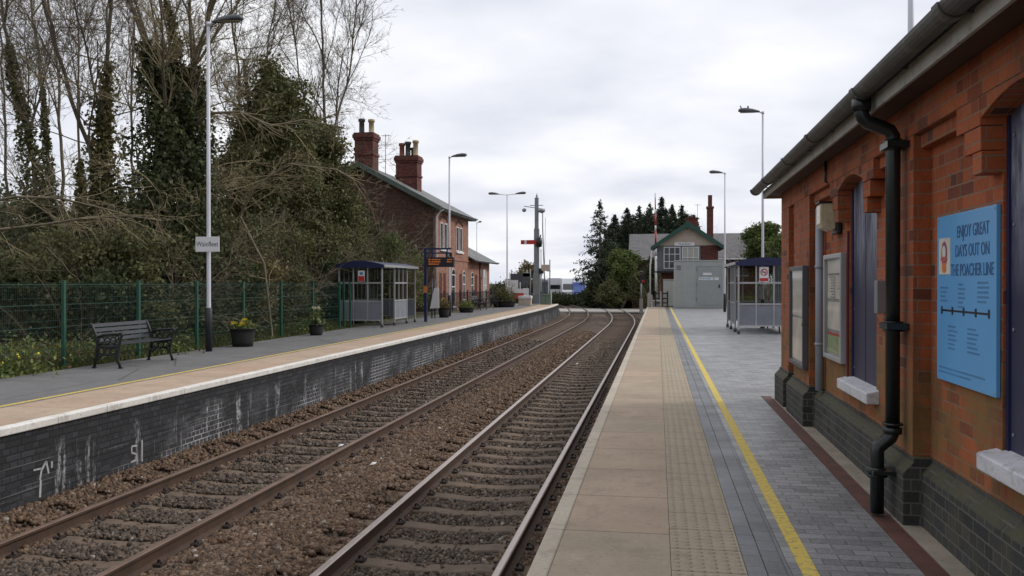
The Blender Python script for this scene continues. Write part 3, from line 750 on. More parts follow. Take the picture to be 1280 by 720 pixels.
    for z0, z1, rr, x in ((2.66,2.74,.062,1.325),(2.40,2.47,.058,px_),(1.215,1.225,.066,px_),(1.225,1.27,.057,px_),(1.27,1.28,.066,px_),(.545,.585,.06,px_),(.60,.615,.066,px_),(.26,.275,.066,px_-.095),(.275,.32,.057,px_-.095)):
        d.tube([(x,y,z0),(x,y,z1)], rr, 14)
    for z in (2.43, 1.25): d.box(px_-.06, PF, y-.10, y+.10, z-.02, z+.02)
    d.box(px_-.14, PF-.07, y-.095, y+.095, .285, .31)
    d.build('downpipe', M['pipe_black'], th)
    # grey service pipe beside the third pier and conduit above
    d = MB(); d.tube([(PN-.055,9.50,.42),(PN-.055,9.50,2.30)], .042, 12)
    for z in (.9, 1.7): d.tube([(PN-.055,9.5,z-.015),(PN-.055,9.5,z+.015)], .05, 12)
    d.build('service_pipe', M['pipe_grey'], th)
    d = MB(); d.tube([(PN-.03,8.78,2.30),(PN-.03,8.78,2.45),(PF-.02,8.78,2.50),(PF-.02,8.78,2.69)], .013, 8); d.box(PN-.05,PN,8.70,8.86,2.26,2.32); d.build('conduit', M['pipe_black'], th)
    d = MB(); d.box(PN-.02,PN-.002, 8.335, 8.385, .62, 2.0); d.build('painted_strip', M['maroon'], th)
    d = MB(); d.box(PN-.07,PN, 7.03,7.12,1.30,1.55); d.build('junction_box', M['galv'], th, bevel=.006)
def q_in(segs, w): return any(a < w < b for a, b in segs)
station()

# wall lamp
def wall_lamp():
    th = thing('wall_lamp', (PN, 8.76, 2.155), 'cream glazed bulkhead lamp with black back box fixed high on the brick wall', 'wall lamp')
    m = MB(); m.box(-.052,-.002,-.115,.115,-.16,.15); m.build('back_box', M['iron_black'], th, bevel=.012)
    m = MB(); m.prism([(-.054,-.11),(-.10,-.135),(-.185,-.10),(-.20,-.06),(-.20,.11),(-.185,.13),(-.054,.13)], 'y', -.095, .095); m.build('diffuser', M['lens_cream'], th, bevel=.012)
    m = MB(); m.box(-.21,-.054,-.105,.105,.131,.148); m.build('hood', M['iron_black'], th, bevel=.006)
wall_lamp()

# framed notice boards
def notice(name, loc, w, h, frame, label, kind):
    th = thing(name, loc, label, 'notice board')
    m = MB(); t = .045; d = .06
    m.box(-d,0,-w/2,-w/2+t,-h/2,h/2); m.box(-d,0,w/2-t,w/2,-h/2,h/2); m.box(-d,0,-w/2+t,w/2-t,-h/2,-h/2+t); m.box(-d,0,-w/2+t,w/2-t,h/2-t,h/2)
    m.build('frame', frame, th, bevel=.006)
    m = MB(); m.box(-.02,-.005,-w/2+t,w/2-t,-h/2+t,h/2-t); m.build('backing', M['paper_grey'], th)
    def sheet(y0,y1,z0,z1,mat,nm='sheet'):
        q = MB(); q.box(-.026,-.021,y0,y1,z0,z1); return q.build(nm, mat, th)
    iw, ih = w/2-t-.02, h/2-t-.02
    if kind == 0:
        sheet(-iw, iw, ih-.12, ih, M['paper']); sheet(-iw, -.02, .08, ih-.14, M['paper']); sheet(.02, iw, .08, ih-.14, M['paper']); sheet(-iw, iw, -.22, .05, M['paper'])
        o = sheet(-iw, iw, -ih, -.25, M['paper_green'], 'map_sheet')
        q = MB(); q.box(-.0285,-.027,-iw,iw,-.275,-.25); q.build('banner', M['red'], o)
        for k in range(16):
            q = MB(); z = .09+ (k//2)*.028; y = -iw+.03 if k % 2 == 0 else .04; q.box(-.0285,-.027,y,y+random.uniform(.10,.22),z,z+.006)
            q.build('print_line', M['ink_navy'], th)
    else:
        sheet(-iw, iw, 0, ih, M['paper']); sheet(-iw, iw, -ih, -.02, M['paper'])
        q = MB(); q.tube([(-d-.004,-w/2+.02,-.05),(-d-.004,-w/2+.02,-.09)], .008, 6); q.build('lock', M['alu'], th)
    g = MB(); g.box(-.045,-.041,-w/2+t,w/2-t,-h/2+t,h/2-t); g.build('glazing', M['glass_clear'], th)
    return th
notice('notice_board', (PN-.002, 8.85, 1.30), .86, 1.02, M['alu'], 'silver framed notice board with timetable sheets and a small map, beside the far boarded window', 0)
notice('notice_board', (PF-.002, 10.34, 1.16), 1.00, 1.12, M['lamp_grey'], 'black framed notice board with pale sheets on the broad pier near the building corner', 1)

# blue line poster
def poster():
    Y0, Y1 = 4.78, 5.73; ZB, ZT = .95, 1.93
    th = thing('line_poster', (PN-.002, (Y0+Y1)/2, (ZB+ZT)/2), 'pale blue route poster board screwed to the brick wall between pier and near window', 'poster board')
    W_, H_ = (Y1-Y0)/2, (ZT-ZB)/2
    m = MB(); m.box(-.022, 0, -W_, W_, -H_, H_); m.build('panel', M['sign_blue'], th, bevel=.003)
    for sy in (-1,1):
        for sz in (-1,1):
            q = MB(); q.tube([(-.022,sy*(W_-.02),sz*(H_-.02)),(-.026,sy*(W_-.02),sz*(H_-.02))], .006, 8); q.build('screw', M['alu'], th)
    rot = (R(90), 0, R(-90))     # reads from the track side (-X)
    def T(s, size, y, z, mat, nm='lettering', sx=1, al='CENTER'): return text_obj(nm, s, size, mat, th, (-.0235, y, z), rot, .0008, al, sx)
    # u: 0..1 left to right of the poster = +Y .. -Y
    def U(u): return W_ - u*2*W_
    def V(v): return H_ - v*2*H_
    T('ENJOY GREAT', .098, U(.64), V(.115), M['ink_blue'], sx=.80); T('DAYS OUT ON', .098, U(.63), V(.225), M['ink_blue'], sx=.80); T('THE POACHER LINE', .098, U(.62), V(.335), M['ink_blue'], sx=.76)
    # pictorial badge, plain shapes
    q = MB(); q.box(-.0245,-.022,U(.26),U(.045),V(.355),V(.135)); q.build('badge_panel', M['paper'], th)
    def disc(cu, cv, ru, rv, mat, d, n=20, a0=0, a1=2*math.pi, nm='badge_shape'):
        q = MB(); pl = [(U(cu)+ru*math.cos(a0+(a1-a0)*k/n), V(cv)+rv*math.sin(a0+(a1-a0)*k/n)) for k in range(n)]
        q.prism(pl, 'x', -.0245-d, -.0245); q.build(nm, mat, th)
    disc(.15,.235,.056,.080, M['badge_red'], .001); disc(.15,.225,.044,.055, M['van_blue'], .002); disc(.15,.22,.034,.040, M['paper'], .003)
    disc(.15,.315,.040,.030, M['orange'], .0022); disc(.15,.262,.060,.014, M['badge_red'], .0035)
    # route diagram: bar with five stops
    q = MB(); q.box(-.0238,-.022,U(.90),U(.10),V(.577),V(.566)); q.build('route_bar', M['ink_black'], th)
    for k in range(5):
        u = .10 + k*.20; q = MB(); q.box(-.0245,-.022,U(u)-.011,U(u)+.011,V(.595),V(.548)); q.build('route_stop', M['ink_black'], th)
    # faint columns of small print
    for (u0, wd, v0, n) in ((.07,.15,.43,4),(.40,.13,.41,6),(.72,.20,.40,5),(.22,.17,.66,6),(.56,.20,.66,6),(.05,.88,.915,2)):
        blk = MB()
        for k in range(n):
            v = v0 + k*.026; x = u0
            e = u0 + wd*random.uniform(.6,1)
            while x < e:
                l = random.uniform(.008,.028); blk.box(-.0232,-.022,U(min(e,x+l)),U(x),V(v+.011),V(v)); x += l+.006
        blk.build('small_print', M['ink_mid'], th)
poster()

# ------------------------------------------------------------------ platform lamps
def lamp_post(loc, label, dirs=(1,), H=7.35, rod=False, group='platform lamp posts', sleeve=True, headlen=.72):
    th = thing('lamp_post', loc, label, 'lamp post', group)
    m = MB(); m.tube([(0,0,0),(0,0,.05),(0,0,H*.5),(0,0,H)], [.048,.048,.043,.036], 12); m.build('column', M['post_white'], th)
    if sleeve:
        m = MB(); m.tube([(0,0,0),(0,0,.96),(0,0,.98)], [.074,.074,.06], 14); m.build('base_sleeve', M['post_black'], th)
    for s_ in dirs:
        m = MB(); reach = .12 if len(dirs) == 1 else .55
        m.tube([(0,0,H-.03),(s_*reach,0,H+.02)], .022, 8); 
        if len(dirs) == 1: m.tube([(0,0,H-.05),(0,0,H+.04)], .045, 10)
        m.build('arm', M['post_white'], th)
        h = MB(); L_ = headlen; x0 = reach-.02
        # tapered shell: narrow neck, widest two thirds along, flat underside
        sec = []; n = 12
        for (u, hw, ht, hb) in ((0,.045,.03,.03),(.10,.07,.055,.05),(.35,.11,.10,.065),(.70,.13,.12,.07),(.93,.11,.09,.06),(1.0,.07,.05,.045)):
            ring = []
            for k in range(n):
                a = 2*math.pi*k/n; c_, s__ = math.cos(a), math.sin(a)
                ring.append((s_*(x0+u*L_), hw*c_, H+.03+u*.05 + (ht*s__ if s__ > 0 else hb*s__*.6)))
            sec.append(ring)
        vs = [v for r_ in sec for v in r_]; fs = [(i*n+k, i*n+(k+1)%n, (i+1)*n+(k+1)%n, (i+1)*n+k) for i in range(len(sec)-1) for k in range(n)]
        fs += [tuple(range(n)), tuple((len(sec)-1)*n+k for k in range(n))]
        h.add(vs, fs, 0, True); hd = h.build('lamp_head', M['lamp_grey'], th)
        q = MB(); q.box(min(s_*(x0+.22*L_), s_*(x0+.92*L_)), max(s_*(x0+.22*L_), s_*(x0+.92*L_)), -.08,.08,H+.012,H+.03); q.build('lens', M['lens'], hd, bevel=.01)
        if rod:
            q = MB(); q.tube([(s_*(x0+.55*L_),0,H+.15),(s_*(x0+.55*L_),0,H+.24)], .03, 8); q.tube([(s_*(x0+.85*L_),0,H+.16),(s_*(x0+.92*L_),0,H+.26)], .02, 6); q.build('photocell', M['lamp_grey'], hd)
    return th
lamp_post((-9.95,18.4,0), 'white lamp post with black base and station name board, behind the left bench', (1,))
lamp_post((-9.50,39.7,0), 'white lamp post with a small black number plate, in front of the brick house', (1,))
lamp_post((-9.75,57.0,0), 'white lamp post carrying two lamp heads on opposite arms', (1,-1))
lamp_post((3.5,13.1,0), 'white lamp post rising just behind the end of the brick station building roof', (-1,), H=8.2)
lamp_post((3.57,31.3,0), 'white lamp post with lamp head topped by small fittings, behind the right shelter', (-1,), H=7.4, rod=True)
lamp_post((3.55,48.3,0), 'white lamp post standing beside the big grey cabinet', (-1,), H=7.4)
p = at(596, 84); lamp_post((p.x,p.y,-.9), 'distant thin lamp post showing beyond the end of the brick house roof', (1,), H=8.2, headlen=.35)

def name_board():
    th = thing('station_name_sign', (-9.93,18.33,2.40), 'small white station name board reading Wainfleet clamped on the lamp post', 'sign')
    m = MB(); m.box(-.285,.285,-.03,-.012,-.17,.17); m.build('panel', M['white'], th, bevel=.004)
    m = MB(); m.box(-.06,.06,-.01,.055,-.03,.0); m.box(-.06,.06,-.01,.055,.05,.08); m.build('clamp', M['post_white'], th)
    text_obj('lettering', 'Wainfleet', .155, M['ink_navy'], th, (0,-.0315,0), (R(90),0,0), .001, sx=.86)
    q = MB(); q.box(-.285,.285,-.034,-.031,-.17,-.158); q.build('border', M['alu'], th)
name_board()
def number_plate():
    th = thing('number_plate', (-9.50,39.6,3.12-.35), 'small black square plate with white 5 on a lamp post near the display screen', 'sign')
    m = MB(); m.box(-.15,.15,-.03,0,-.15,.15); m.build('panel', M['ink_black'], th, bevel=.004)
    text_obj('lettering', '5', .26, M['white'], th, (0,-.032,0), (R(90),0,0), .001)
number_plate()

# ------------------------------------------------------------------ waiting shelters
def shelter(loc, rz, label, sign_label):
    """local: open front along x=0 facing +x, depth to -x, length along +y"""
    L_, D, H = 4.2, 1.55, 2.12
    th = thing('waiting_shelter', loc, label, 'shelter', 'aluminium waiting shelters', rz)
    f = MB(); p_ = .05
    def post(x, y, z0=.02): f.box(x-p_/2, x+p_/2, y-p_/2, y+p_/2, z0, H)
    def rail_x(x0, x1, y, z, h=.05): f.box(x0+p_/2, x1-p_/2, y-.02, y+.02, z, z+h)
    def rail_y(y0, y1, x, z, h=.05): f.box(x-.02, x+.02, y0+p_/2, y1-p_/2, z, z+h)
    def flush(f_): pass
    def bay_x(x0, x1, y):      # one end, three lights wide
        g = MB(); pn = MB(); n = 3; xs = [x0 + (x1-x0)*k/n for k in range(n+1)]
        for a, b in zip(xs, xs[1:]):
            pn.box(a+.024, b-.024, y-.008, y+.008, .27, .86); g.box(a+.024, b-.024, y-.003, y+.003, .93, 1.50); g.box(a+.024, b-.024, y-.003, y+.003, 1.57, H-.06)
        for x in xs[1:-1]: f.box(x-.02, x+.02, y-.018, y+.018, .22, H)
        for z in (.22, .875, 1.515): rail_x(x0, x1, y, z)
        g.build('glazing', M['glass'], th); pn.build('lower_panel', M['grey_panel'], th)
    def bay_y(y0, y1, x, n):
        g = MB(); pn = MB(); ys = [y0 + (y1-y0)*k/n for k in range(n+1)]
        for a, b in zip(ys, ys[1:]):
            pn.box(x-.008, x+.008, a+.024, b-.024, .27, .86); g.box(x-.003, x+.003, a+.024, b-.024, .93, 1.50); g.box(x-.003, x+.003, a+.024, b-.024, 1.57, H-.06)
        for y in ys[1:-1]: f.box(x-.018, x+.018, y-.02, y+.02, .22, H)
        for z in (.22, .875, 1.515): rail_y(y0, y1, x, z)
        g.build('glazing', M['glass'], th); pn.build('lower_panel', M['grey_panel'], th)
    for x in (0, -D):
        for y in (0, L_): post(x, y)
    for y in (1.45, 3.05): post(0, y)
    for y in (1.4, 2.8): post(-D, y)
    bay_x(-D, 0, 0); bay_x(-D, 0, L_); bay_y(1.45, 3.05, 0, 3)
    for a, b in ((0,1.4),(1.4,2.8),(2.8,4.2)): bay_y(a, b, -D, 3)
    rail_y(0, 1.45, 0, H-.06); rail_y(3.05, L_, 0, H-.06)
    f.build('frame', M['alu'], th)
    for x, y in ((0,0),(0,1.45),(0,3.05),(0,L_),(-D,0),(-D,L_)):
        ft = MB(); ft.tube([(x,y,0),(x,y,.10),(x,y,.12)], [.05,.05,.03], 8); ft.build('foot', M['lamp_grey'], th)
    r_ = MB(); n = 12; o_ = .10; top = []; bot = []
    for k in range(n+1):
        u = k/n; x = -D-o_ + (D+2*o_)*u; z = H + .02 + .14*math.sin(math.pi*u); top.append((x, z+.03)); bot.append((x, z-.0))
    r_.prism(top + bot[::-1], 'y', -.10, L_+.10); r_.build('roof', M['navy'], th)
    for y in (-.115, L_+.085):
        e = MB(); e.prism([(x, z) for x, z in top] + [(D*0+o_, H-.06), (-D-o_, H-.06)], 'y', y, y+.03); e.build('roof_end', M['navy'], th)
    e = MB(); e.box(o_-.005, o_+.03, -.1, L_+.1, H-.03, H+.055); e.build('gutter', M['alu'], th)
    b = MB(); b.box(-D+.12, -D+.42, .4, L_-.4, .45, .49); b.box(-D+.25,-D+.29,.6,.64,0,.45); b.box(-D+.25,-D+.29,L_-.64,L_-.6,0,.45); b.build('seat', M['navy'], th)
    return th
SL = (-9.42, 29.35, 0); SR = (2.42, 31.6, 0)
shelter(SL, 0, 'glazed grey waiting shelter with navy roof on the left platform by the trees', None)
shelter(SR, math.pi, 'glazed grey waiting shelter with navy roof on the right platform past the brick building', None)
def prohib(loc, big, label):
    th = thing('no_smoking_sign', loc, label, 'sign')
    w, h = (.27,.44) if big else (.24,.38)
    m = MB(); m.box(-w/2,w/2,-.012,0,-h/2,h/2); m.build('panel', M['white'], th)
    q = MB(); q.box(-w/2+.01,w/2-.01,-.014,-.012,-h/2+.01,-h/2+(h*.24 if big else h*.5)); q.build('red_band', M['red'], th)
    q = MB(); rr = w*.34; cz = h*.14; pts = [(rr*math.cos(2*math.pi*k/20), -.016, cz+rr*math.sin(2*math.pi*k/20)) for k in range(21)]
    if big:
        q.tube(pts, .014, 5, cap=False); q.tube([(-rr*.7,-.016,cz+rr*.7),(rr*.7,-.016,cz-rr*.7)], .012, 5); q.build('ring', M['red'], th)
        q = MB(); q.box(-rr*.65,rr*.6,-.0155,-.012,cz-.012,cz+.012); q.build('cigarette', M['ink_black'], th)
    else:
        q.box(-w*.25,w*.25,-.014,-.012,h*.1,h*.35); q.build('symbol', M['ink_mid'], th)
prohib((-10.15, 29.31, 1.78), False, 'white and red notice on the end glass of the left platform shelter')
prohib((3.16, 27.36, 1.80), True, 'white no smoking notice with red ring on the end glass of the right platform shelter')

# ------------------------------------------------------------------ green mesh fence along the back of the left platform
def fence():
    th = thing('mesh_fence', (-10.6, 12.05, 0), 'dark green welded mesh fence behind the left platform bench', 'fence')
    sp = 2.33; n = 9
    for k in range(-2, 8):
        m = MB(); m.box(-.03,.03,k*sp-.03,k*sp+.03,-.05,1.57); m.box(-.033,.033,k*sp-.033,k*sp+.033,1.57,1.585); m.build('post', M['green_fence'], th)
        if k < 7:
            g = MB(); y0, y1 = k*sp+.03, (k+1)*sp-.03
            z = .06
            while z < 1.53: g.box(-.036,-.031,y0,y1,z,z+.005); z += .2
            for zz in (.34,.74,1.14,1.50): g.box(-.037,-.029,y0,y1,zz,zz+.012)
            y = y0+.02
            while y < y1: g.box(-.031,-.0275,y,y+.0032,.03,1.55); y += .05
            g.build('mesh_panel', M['green_wire'], th)
    x = 0
    m = MB(); m.box(-.03,.03,16.71,16.77,-.05,1.57); m.box(.20,.26,16.71,16.77,-.05,1.57); m.build('end_post', M['green_fence'], th)
fence()

# ------------------------------------------------------------------ benches
def bench_proto():
    th = thing('bench', (0,0,0), '', 'bench', 'cast-iron platform benches')
    L_ = 1.72
    def end():
        m = MB(); r_ = .017
        def T(p, r=r_): m.tube([(x, 0, z) for x, z in p], r*1.35, 6)
        T([(-.30,0),(-.265,.20),(-.235,.40),(-.25,.55),(-.30,.68),(-.35,.78),(-.375,.80)], .02)     # back leg and back upright
        T([(.22,0),(.175,.12),(.165,.25),(.20,.42),(.215,.50),(.23,.56),(.26,.60),(.245,.635)], .02)  # front leg
        T([(-.25,.55),(-.12,.60),(.05,.615),(.18,.62),(.245,.635)], .017)        # arm
        T([(-.235,.40),(-.05,.375),(.20,.40)], .017)
        T([(-.27,.20),(-.20,.17),(-.14,.23),(-.08,.25),(-.03,.24),(.02,.25),(.08,.23),(.12,.17),(.175,.14)], .014)
        def ring(cx, cz, rr): m.tube([(cx+rr*math.cos(2*math.pi*k/14), 0, cz+rr*math.sin(2*math.pi*k/14)) for k in range(15)], .0145, 5, cap=False)
        for c in ((-.155,.31,.055),(-.035,.305,.055),(.085,.31,.055),(-.15,.50,.055),(-.035,.495,.055),(.075,.50,.055),(-.205,.45,.03),(.15,.55,.035),(.15,.45,.03),(-.19,.245,.03),(.135,.24,.03)): ring(*c)
        for x in (-.30,.22): m.box(x-.03,x+.03,-.03,.03,0,.02)
        return m
    e0 = end().build('bench_end', M['iron_black'], th); e1 = e0.copy(); COL.objects.link(e1); e1.parent = th; e0.location.y = -L_/2; e1.location.y = L_/2
    for k in range(4):
        u = k/3; x = -.262 - .085*u; z = .50 + .26*u; m = MB(); Mx = Matrix.Translation((x,0,z)) @ Matrix.Rotation(R(-17), 4, 'Y'); m.box(-.011,.011,-L_/2+.02,L_/2-.02,-.034,.034, M=Mx); m.build('back_slat', M['slat'], th, bevel=.004)
    for k in range(5):
        m = MB(); x = -.19 + k*.092; z = .42 - .012*math.sin(math.pi*k/4); m.box(x-.036,x+.036,-L_/2+.02,L_/2-.02,z,z+.022); m.build('seat_slat', M['slat'], th, bevel=.004)
    m = MB(); m.tube([(-.05,-L_/2,.25),(-.05,L_/2,.25)], .010, 6); m.build('tie_rod', M['iron_black'], th)
    return th
b0 = bench_proto(); b0.location = (-9.72, 15.28, 0); b0['label'] = 'black cast-iron bench with slatted seat against the green mesh fence'
for (px_, d, lab) in ((597, 50.5, 'cast-iron bench in front of the brick house, nearer of the two by the arched doors'), (612, 56, 'cast-iron bench in front of the low brick wing, next to the big dark planter')):
    q = at(px_, d); b = copy_tree(b0); b.location = (-10.05, q.y, 0); b['label'] = lab

# ------------------------------------------------------------------ tubs and planters
def leaves_np(n, centers, spread, size, droop=0):
    c = centers[rng.integers(0, len(centers), n)] + rng.normal(size=(n,3))*spread
    return c
def quads(P, size, name, mat, parent=None, aspect=.55, flat=0.0, curl=.0):
    """leaf faces (two triangles folded along the midrib) at points P"""
    n = len(P); a = rng.normal(size=(n,3)); a[:,2] *= (1-flat); a /= np.linalg.norm(a,axis=1)[:,None]
    b = rng.normal(size=(n,3)); b -= (b*a).sum(1)[:,None]*a; b /= np.linalg.norm(b,axis=1)[:,None]
    s = (size[0] + (size[1]-size[0])*rng.random(n))[:,None]
    c = np.cross(a,b)
    V = np.stack([P - a*s*.5, P + b*s*.5*aspect + c*s*.12, P + a*s*.5, P - b*s*.5*aspect + c*s*.12], 1).reshape(-1,3)
    F = np.arange(n*4).reshape(n,4)
    return npmesh(name, V, F, mat, parent)
def tub(loc, r_, h, label, flowers, leafn=260, leafh=.22, mat='leaf_mid', pm='petal', group='planted tubs on the left platform'):
    th = thing('flower_tub', loc, label, 'planter', group)
    m = MB(); m.lathe([(r_*.80,0),(r_*.86,h*.3),(r_*.95,h*.75),(r_,h),(r_*1.02,h),(r_*1.02,h+.02),(r_*.93,h+.02),(r_*.90,h-.05)], 20); m.build('barrel', M['tub'], th)
    m = MB(); m.lathe([(.001,h-.04),(r_*.9,h-.05)], 18); m.build('soil', M['soil'], th)
    P = np.stack([rng.normal(0,r_*.45,leafn), rng.normal(0,r_*.45,leafn), h + np.abs(rng.normal(.03,leafh*.55,leafn))],1)
    quads(P, (.07,.16), 'foliage', M[mat], th, .35)
    if flowers:
        for k in range(flowers):
            a = random.uniform(0,6.28); rr = random.uniform(.1,.95)*r_; z = h + random.uniform(.08, leafh*1.5); x, y = rr*math.cos(a), rr*math.sin(a)
            q = MB(); q.tube([(x*.7,y*.7,h-.03),(x,y,z)], .004, 4)
            fo = q.build('stem', M['leaf_mid'], th)
            q = MB(); s_ = .040
            for j in range(6):
                t_ = j*math.pi/3; q.add([(x,y,z),(x+s_*math.cos(t_-.35),y-.01,z+s_*math.sin(t_-.35)),(x+s_*1.35*math.cos(t_),y-.012,z+s_*1.35*math.sin(t_)),(x+s_*math.cos(t_+.35),y-.01,z+s_*math.sin(t_+.35))], [(0,1,2,3)])
            q.tube([(x,y,z),(x+.004,y-.035,z)], [.012,.02], 6); q.build('flower', M[pm], fo)
tub((-9.93,20.0,0), .30, .42, 'black tub of yellow daffodils next to the near lamp post', 12, 150, .15)
tub((-9.95,24.7,0), .22, .30, 'smaller black tub with pale flowers beside the green fence, nearest the left shelter', 9, 200, .35, 'leaf_mid', 'petal_pale')
for x, d, r_, h, lab, fl, ml in ((555,39.3,.26,.42,'planted tub with mixed flowers close to the display screen post',7,'leaf_olive'),(583,46,.42,.25,'wide low planter of bright green plants in front of the arched doors',0,'leaf_lime')):
    q = at(x, d); tub((q.x, q.y, 0), r_, h, lab, fl, 500, .3, ml)
q = at(630, 56.5); tub((q.x,q.y,0), .8, .38, 'broad dark planter with dense shrub on the far left platform by the double lamp post', 0, 2600, .75, 'leaf_ivy')
# ------------------------------------------------------------------ electronic display on a navy post
def display():
    q = at(534.6, 35.0); th = thing('train_display', (-9.1, q.y, 0), 'navy post with overhead electronic train display showing orange text', 'display screen')
    m = MB(); m.box(-.055,.055,-.055,.055,0,2.93); m.build('post', M['navy'], th, bevel=.01)
    m = MB(); m.box(.055,1.05,-.035,.035,2.86,2.93); m.box(.055,1.05,-.035,.035,2.70,2.75)
    m.box(.25,.30,-.03,.03,2.75,2.86); m.box(.85,.90,-.03,.03,2.75,2.86); m.box(.25,.30,-.03,.03,2.55,2.70); m.box(.85,.90,-.03,.03,2.55,2.70); m.build('bracket', M['navy'], th)
    m = MB(); m.box(.09,1.16,-.11,.11,2.17,2.56); b = m.build('screen_case', M['ink_black'], th, bevel=.012)
    m = MB()
    for row, z in ((0,2.47),(1,2.38),(2,2.29)):
        for x0, x1 in ((.14,.22),(.27,.62),(.90,1.08)) if row < 2 else ((.14,.55),):
            x = x0
            while x < x1:
                hh = random.choice((.03,.045,.05)); m.box(x, x+.022, -.116,-.111, z-.025, z-.025+hh); x += .034
    m.build('led_rows', M['led'], b)
    m = MB(); m.box(-.07,.07,-.064,-.056,1.15,1.42); m.build('orange_plate', M['orange'], th)
display()
def info_board():
    q = at(546, 38.3); th = thing('notice_stand', (q.x,q.y,0), 'white notice panel on two dark posts next to the display screen', 'notice board')
    m = MB(); m.tube([(-.22,0,0),(-.22,0,1.75)], .03, 8); m.tube([(-.1,.06,0),(-.1,.06,1.6)], .028, 8); m.lathe([(.001,1.78),(.05,1.74),(.03,1.70)],8,-.22,0); m.build('posts', M['ink_navy'], th)
    m = MB(); m.prism([(-.30,.42),(-.18,1.05),(-.10,1.32),(.10,1.30),(.12,.45)], 'y', -.05, -.02); m.build('panel', M['white'], th, bevel=.01)
info_board()

# ------------------------------------------------------------------ two-storey brick house
def window_part(parent, face, y0, y1, z0, z1, arched=False, frame='white_frame', pane='glass_dark', mull=1, sill=True, trans=True):
    """window lying in a wall that looks towards +x at x=face; recess built with dark reveal"""
    m = MB(); m.box(face-.02, face+.006, y0, y1, z0, z1); 
    w = m.build('window', M[pane], parent)
    f = MB(); t = .055
    f.box(face+.006, face+.03, y0, y0+t, z0, z1); f.box(face+.006, face+.03, y1-t, y1, z0, z1); f.box(face+.006, face+.03, y0+t, y1-t, z1-t, z1); f.box(face+.006, face+.03, y0+t, y1-t, z0, z0+t)
    for k in range(mull):
        y = y0 + (y1-y0)*(k+1)/(mull+1); f.box(face+.006, face+.028, y-.025, y+.025, z0+t, z1-t)
    if trans:
        z = z0 + (z1-z0)*.62; f.box(face+.006, face+.026, y0+t, y1-t, z-.03, z+.03)
    if arched:
        n = 10; c = (y0+y1)/2; r_ = (y1-y0)/2; pl = [(c + r_*math.cos(math.pi*k/n), z1+.002 + r_*.8*math.sin(math.pi*k/n)) for k in range(n+1)]
        f.prism(pl, 'x', face+.004, face+.028)
        gl = [(c + (r_-t)*math.cos(math.pi*k/n), z1+.01 + (r_*.8-t)*math.sin(math.pi*k/n)) for k in range(n+1)]
        g = MB(); g.prism(gl, 'x', face+.03, face+.034); g.build('fanlight', M[pane], w)
    f.build('frame', M[frame], w)
    if sill:
        s_ = MB(); s_.box(face-.02, face+.09, y0-.08, y1+.08, z0-.10, z0-.002); s_.build('sill', M['white'], w)
    return w
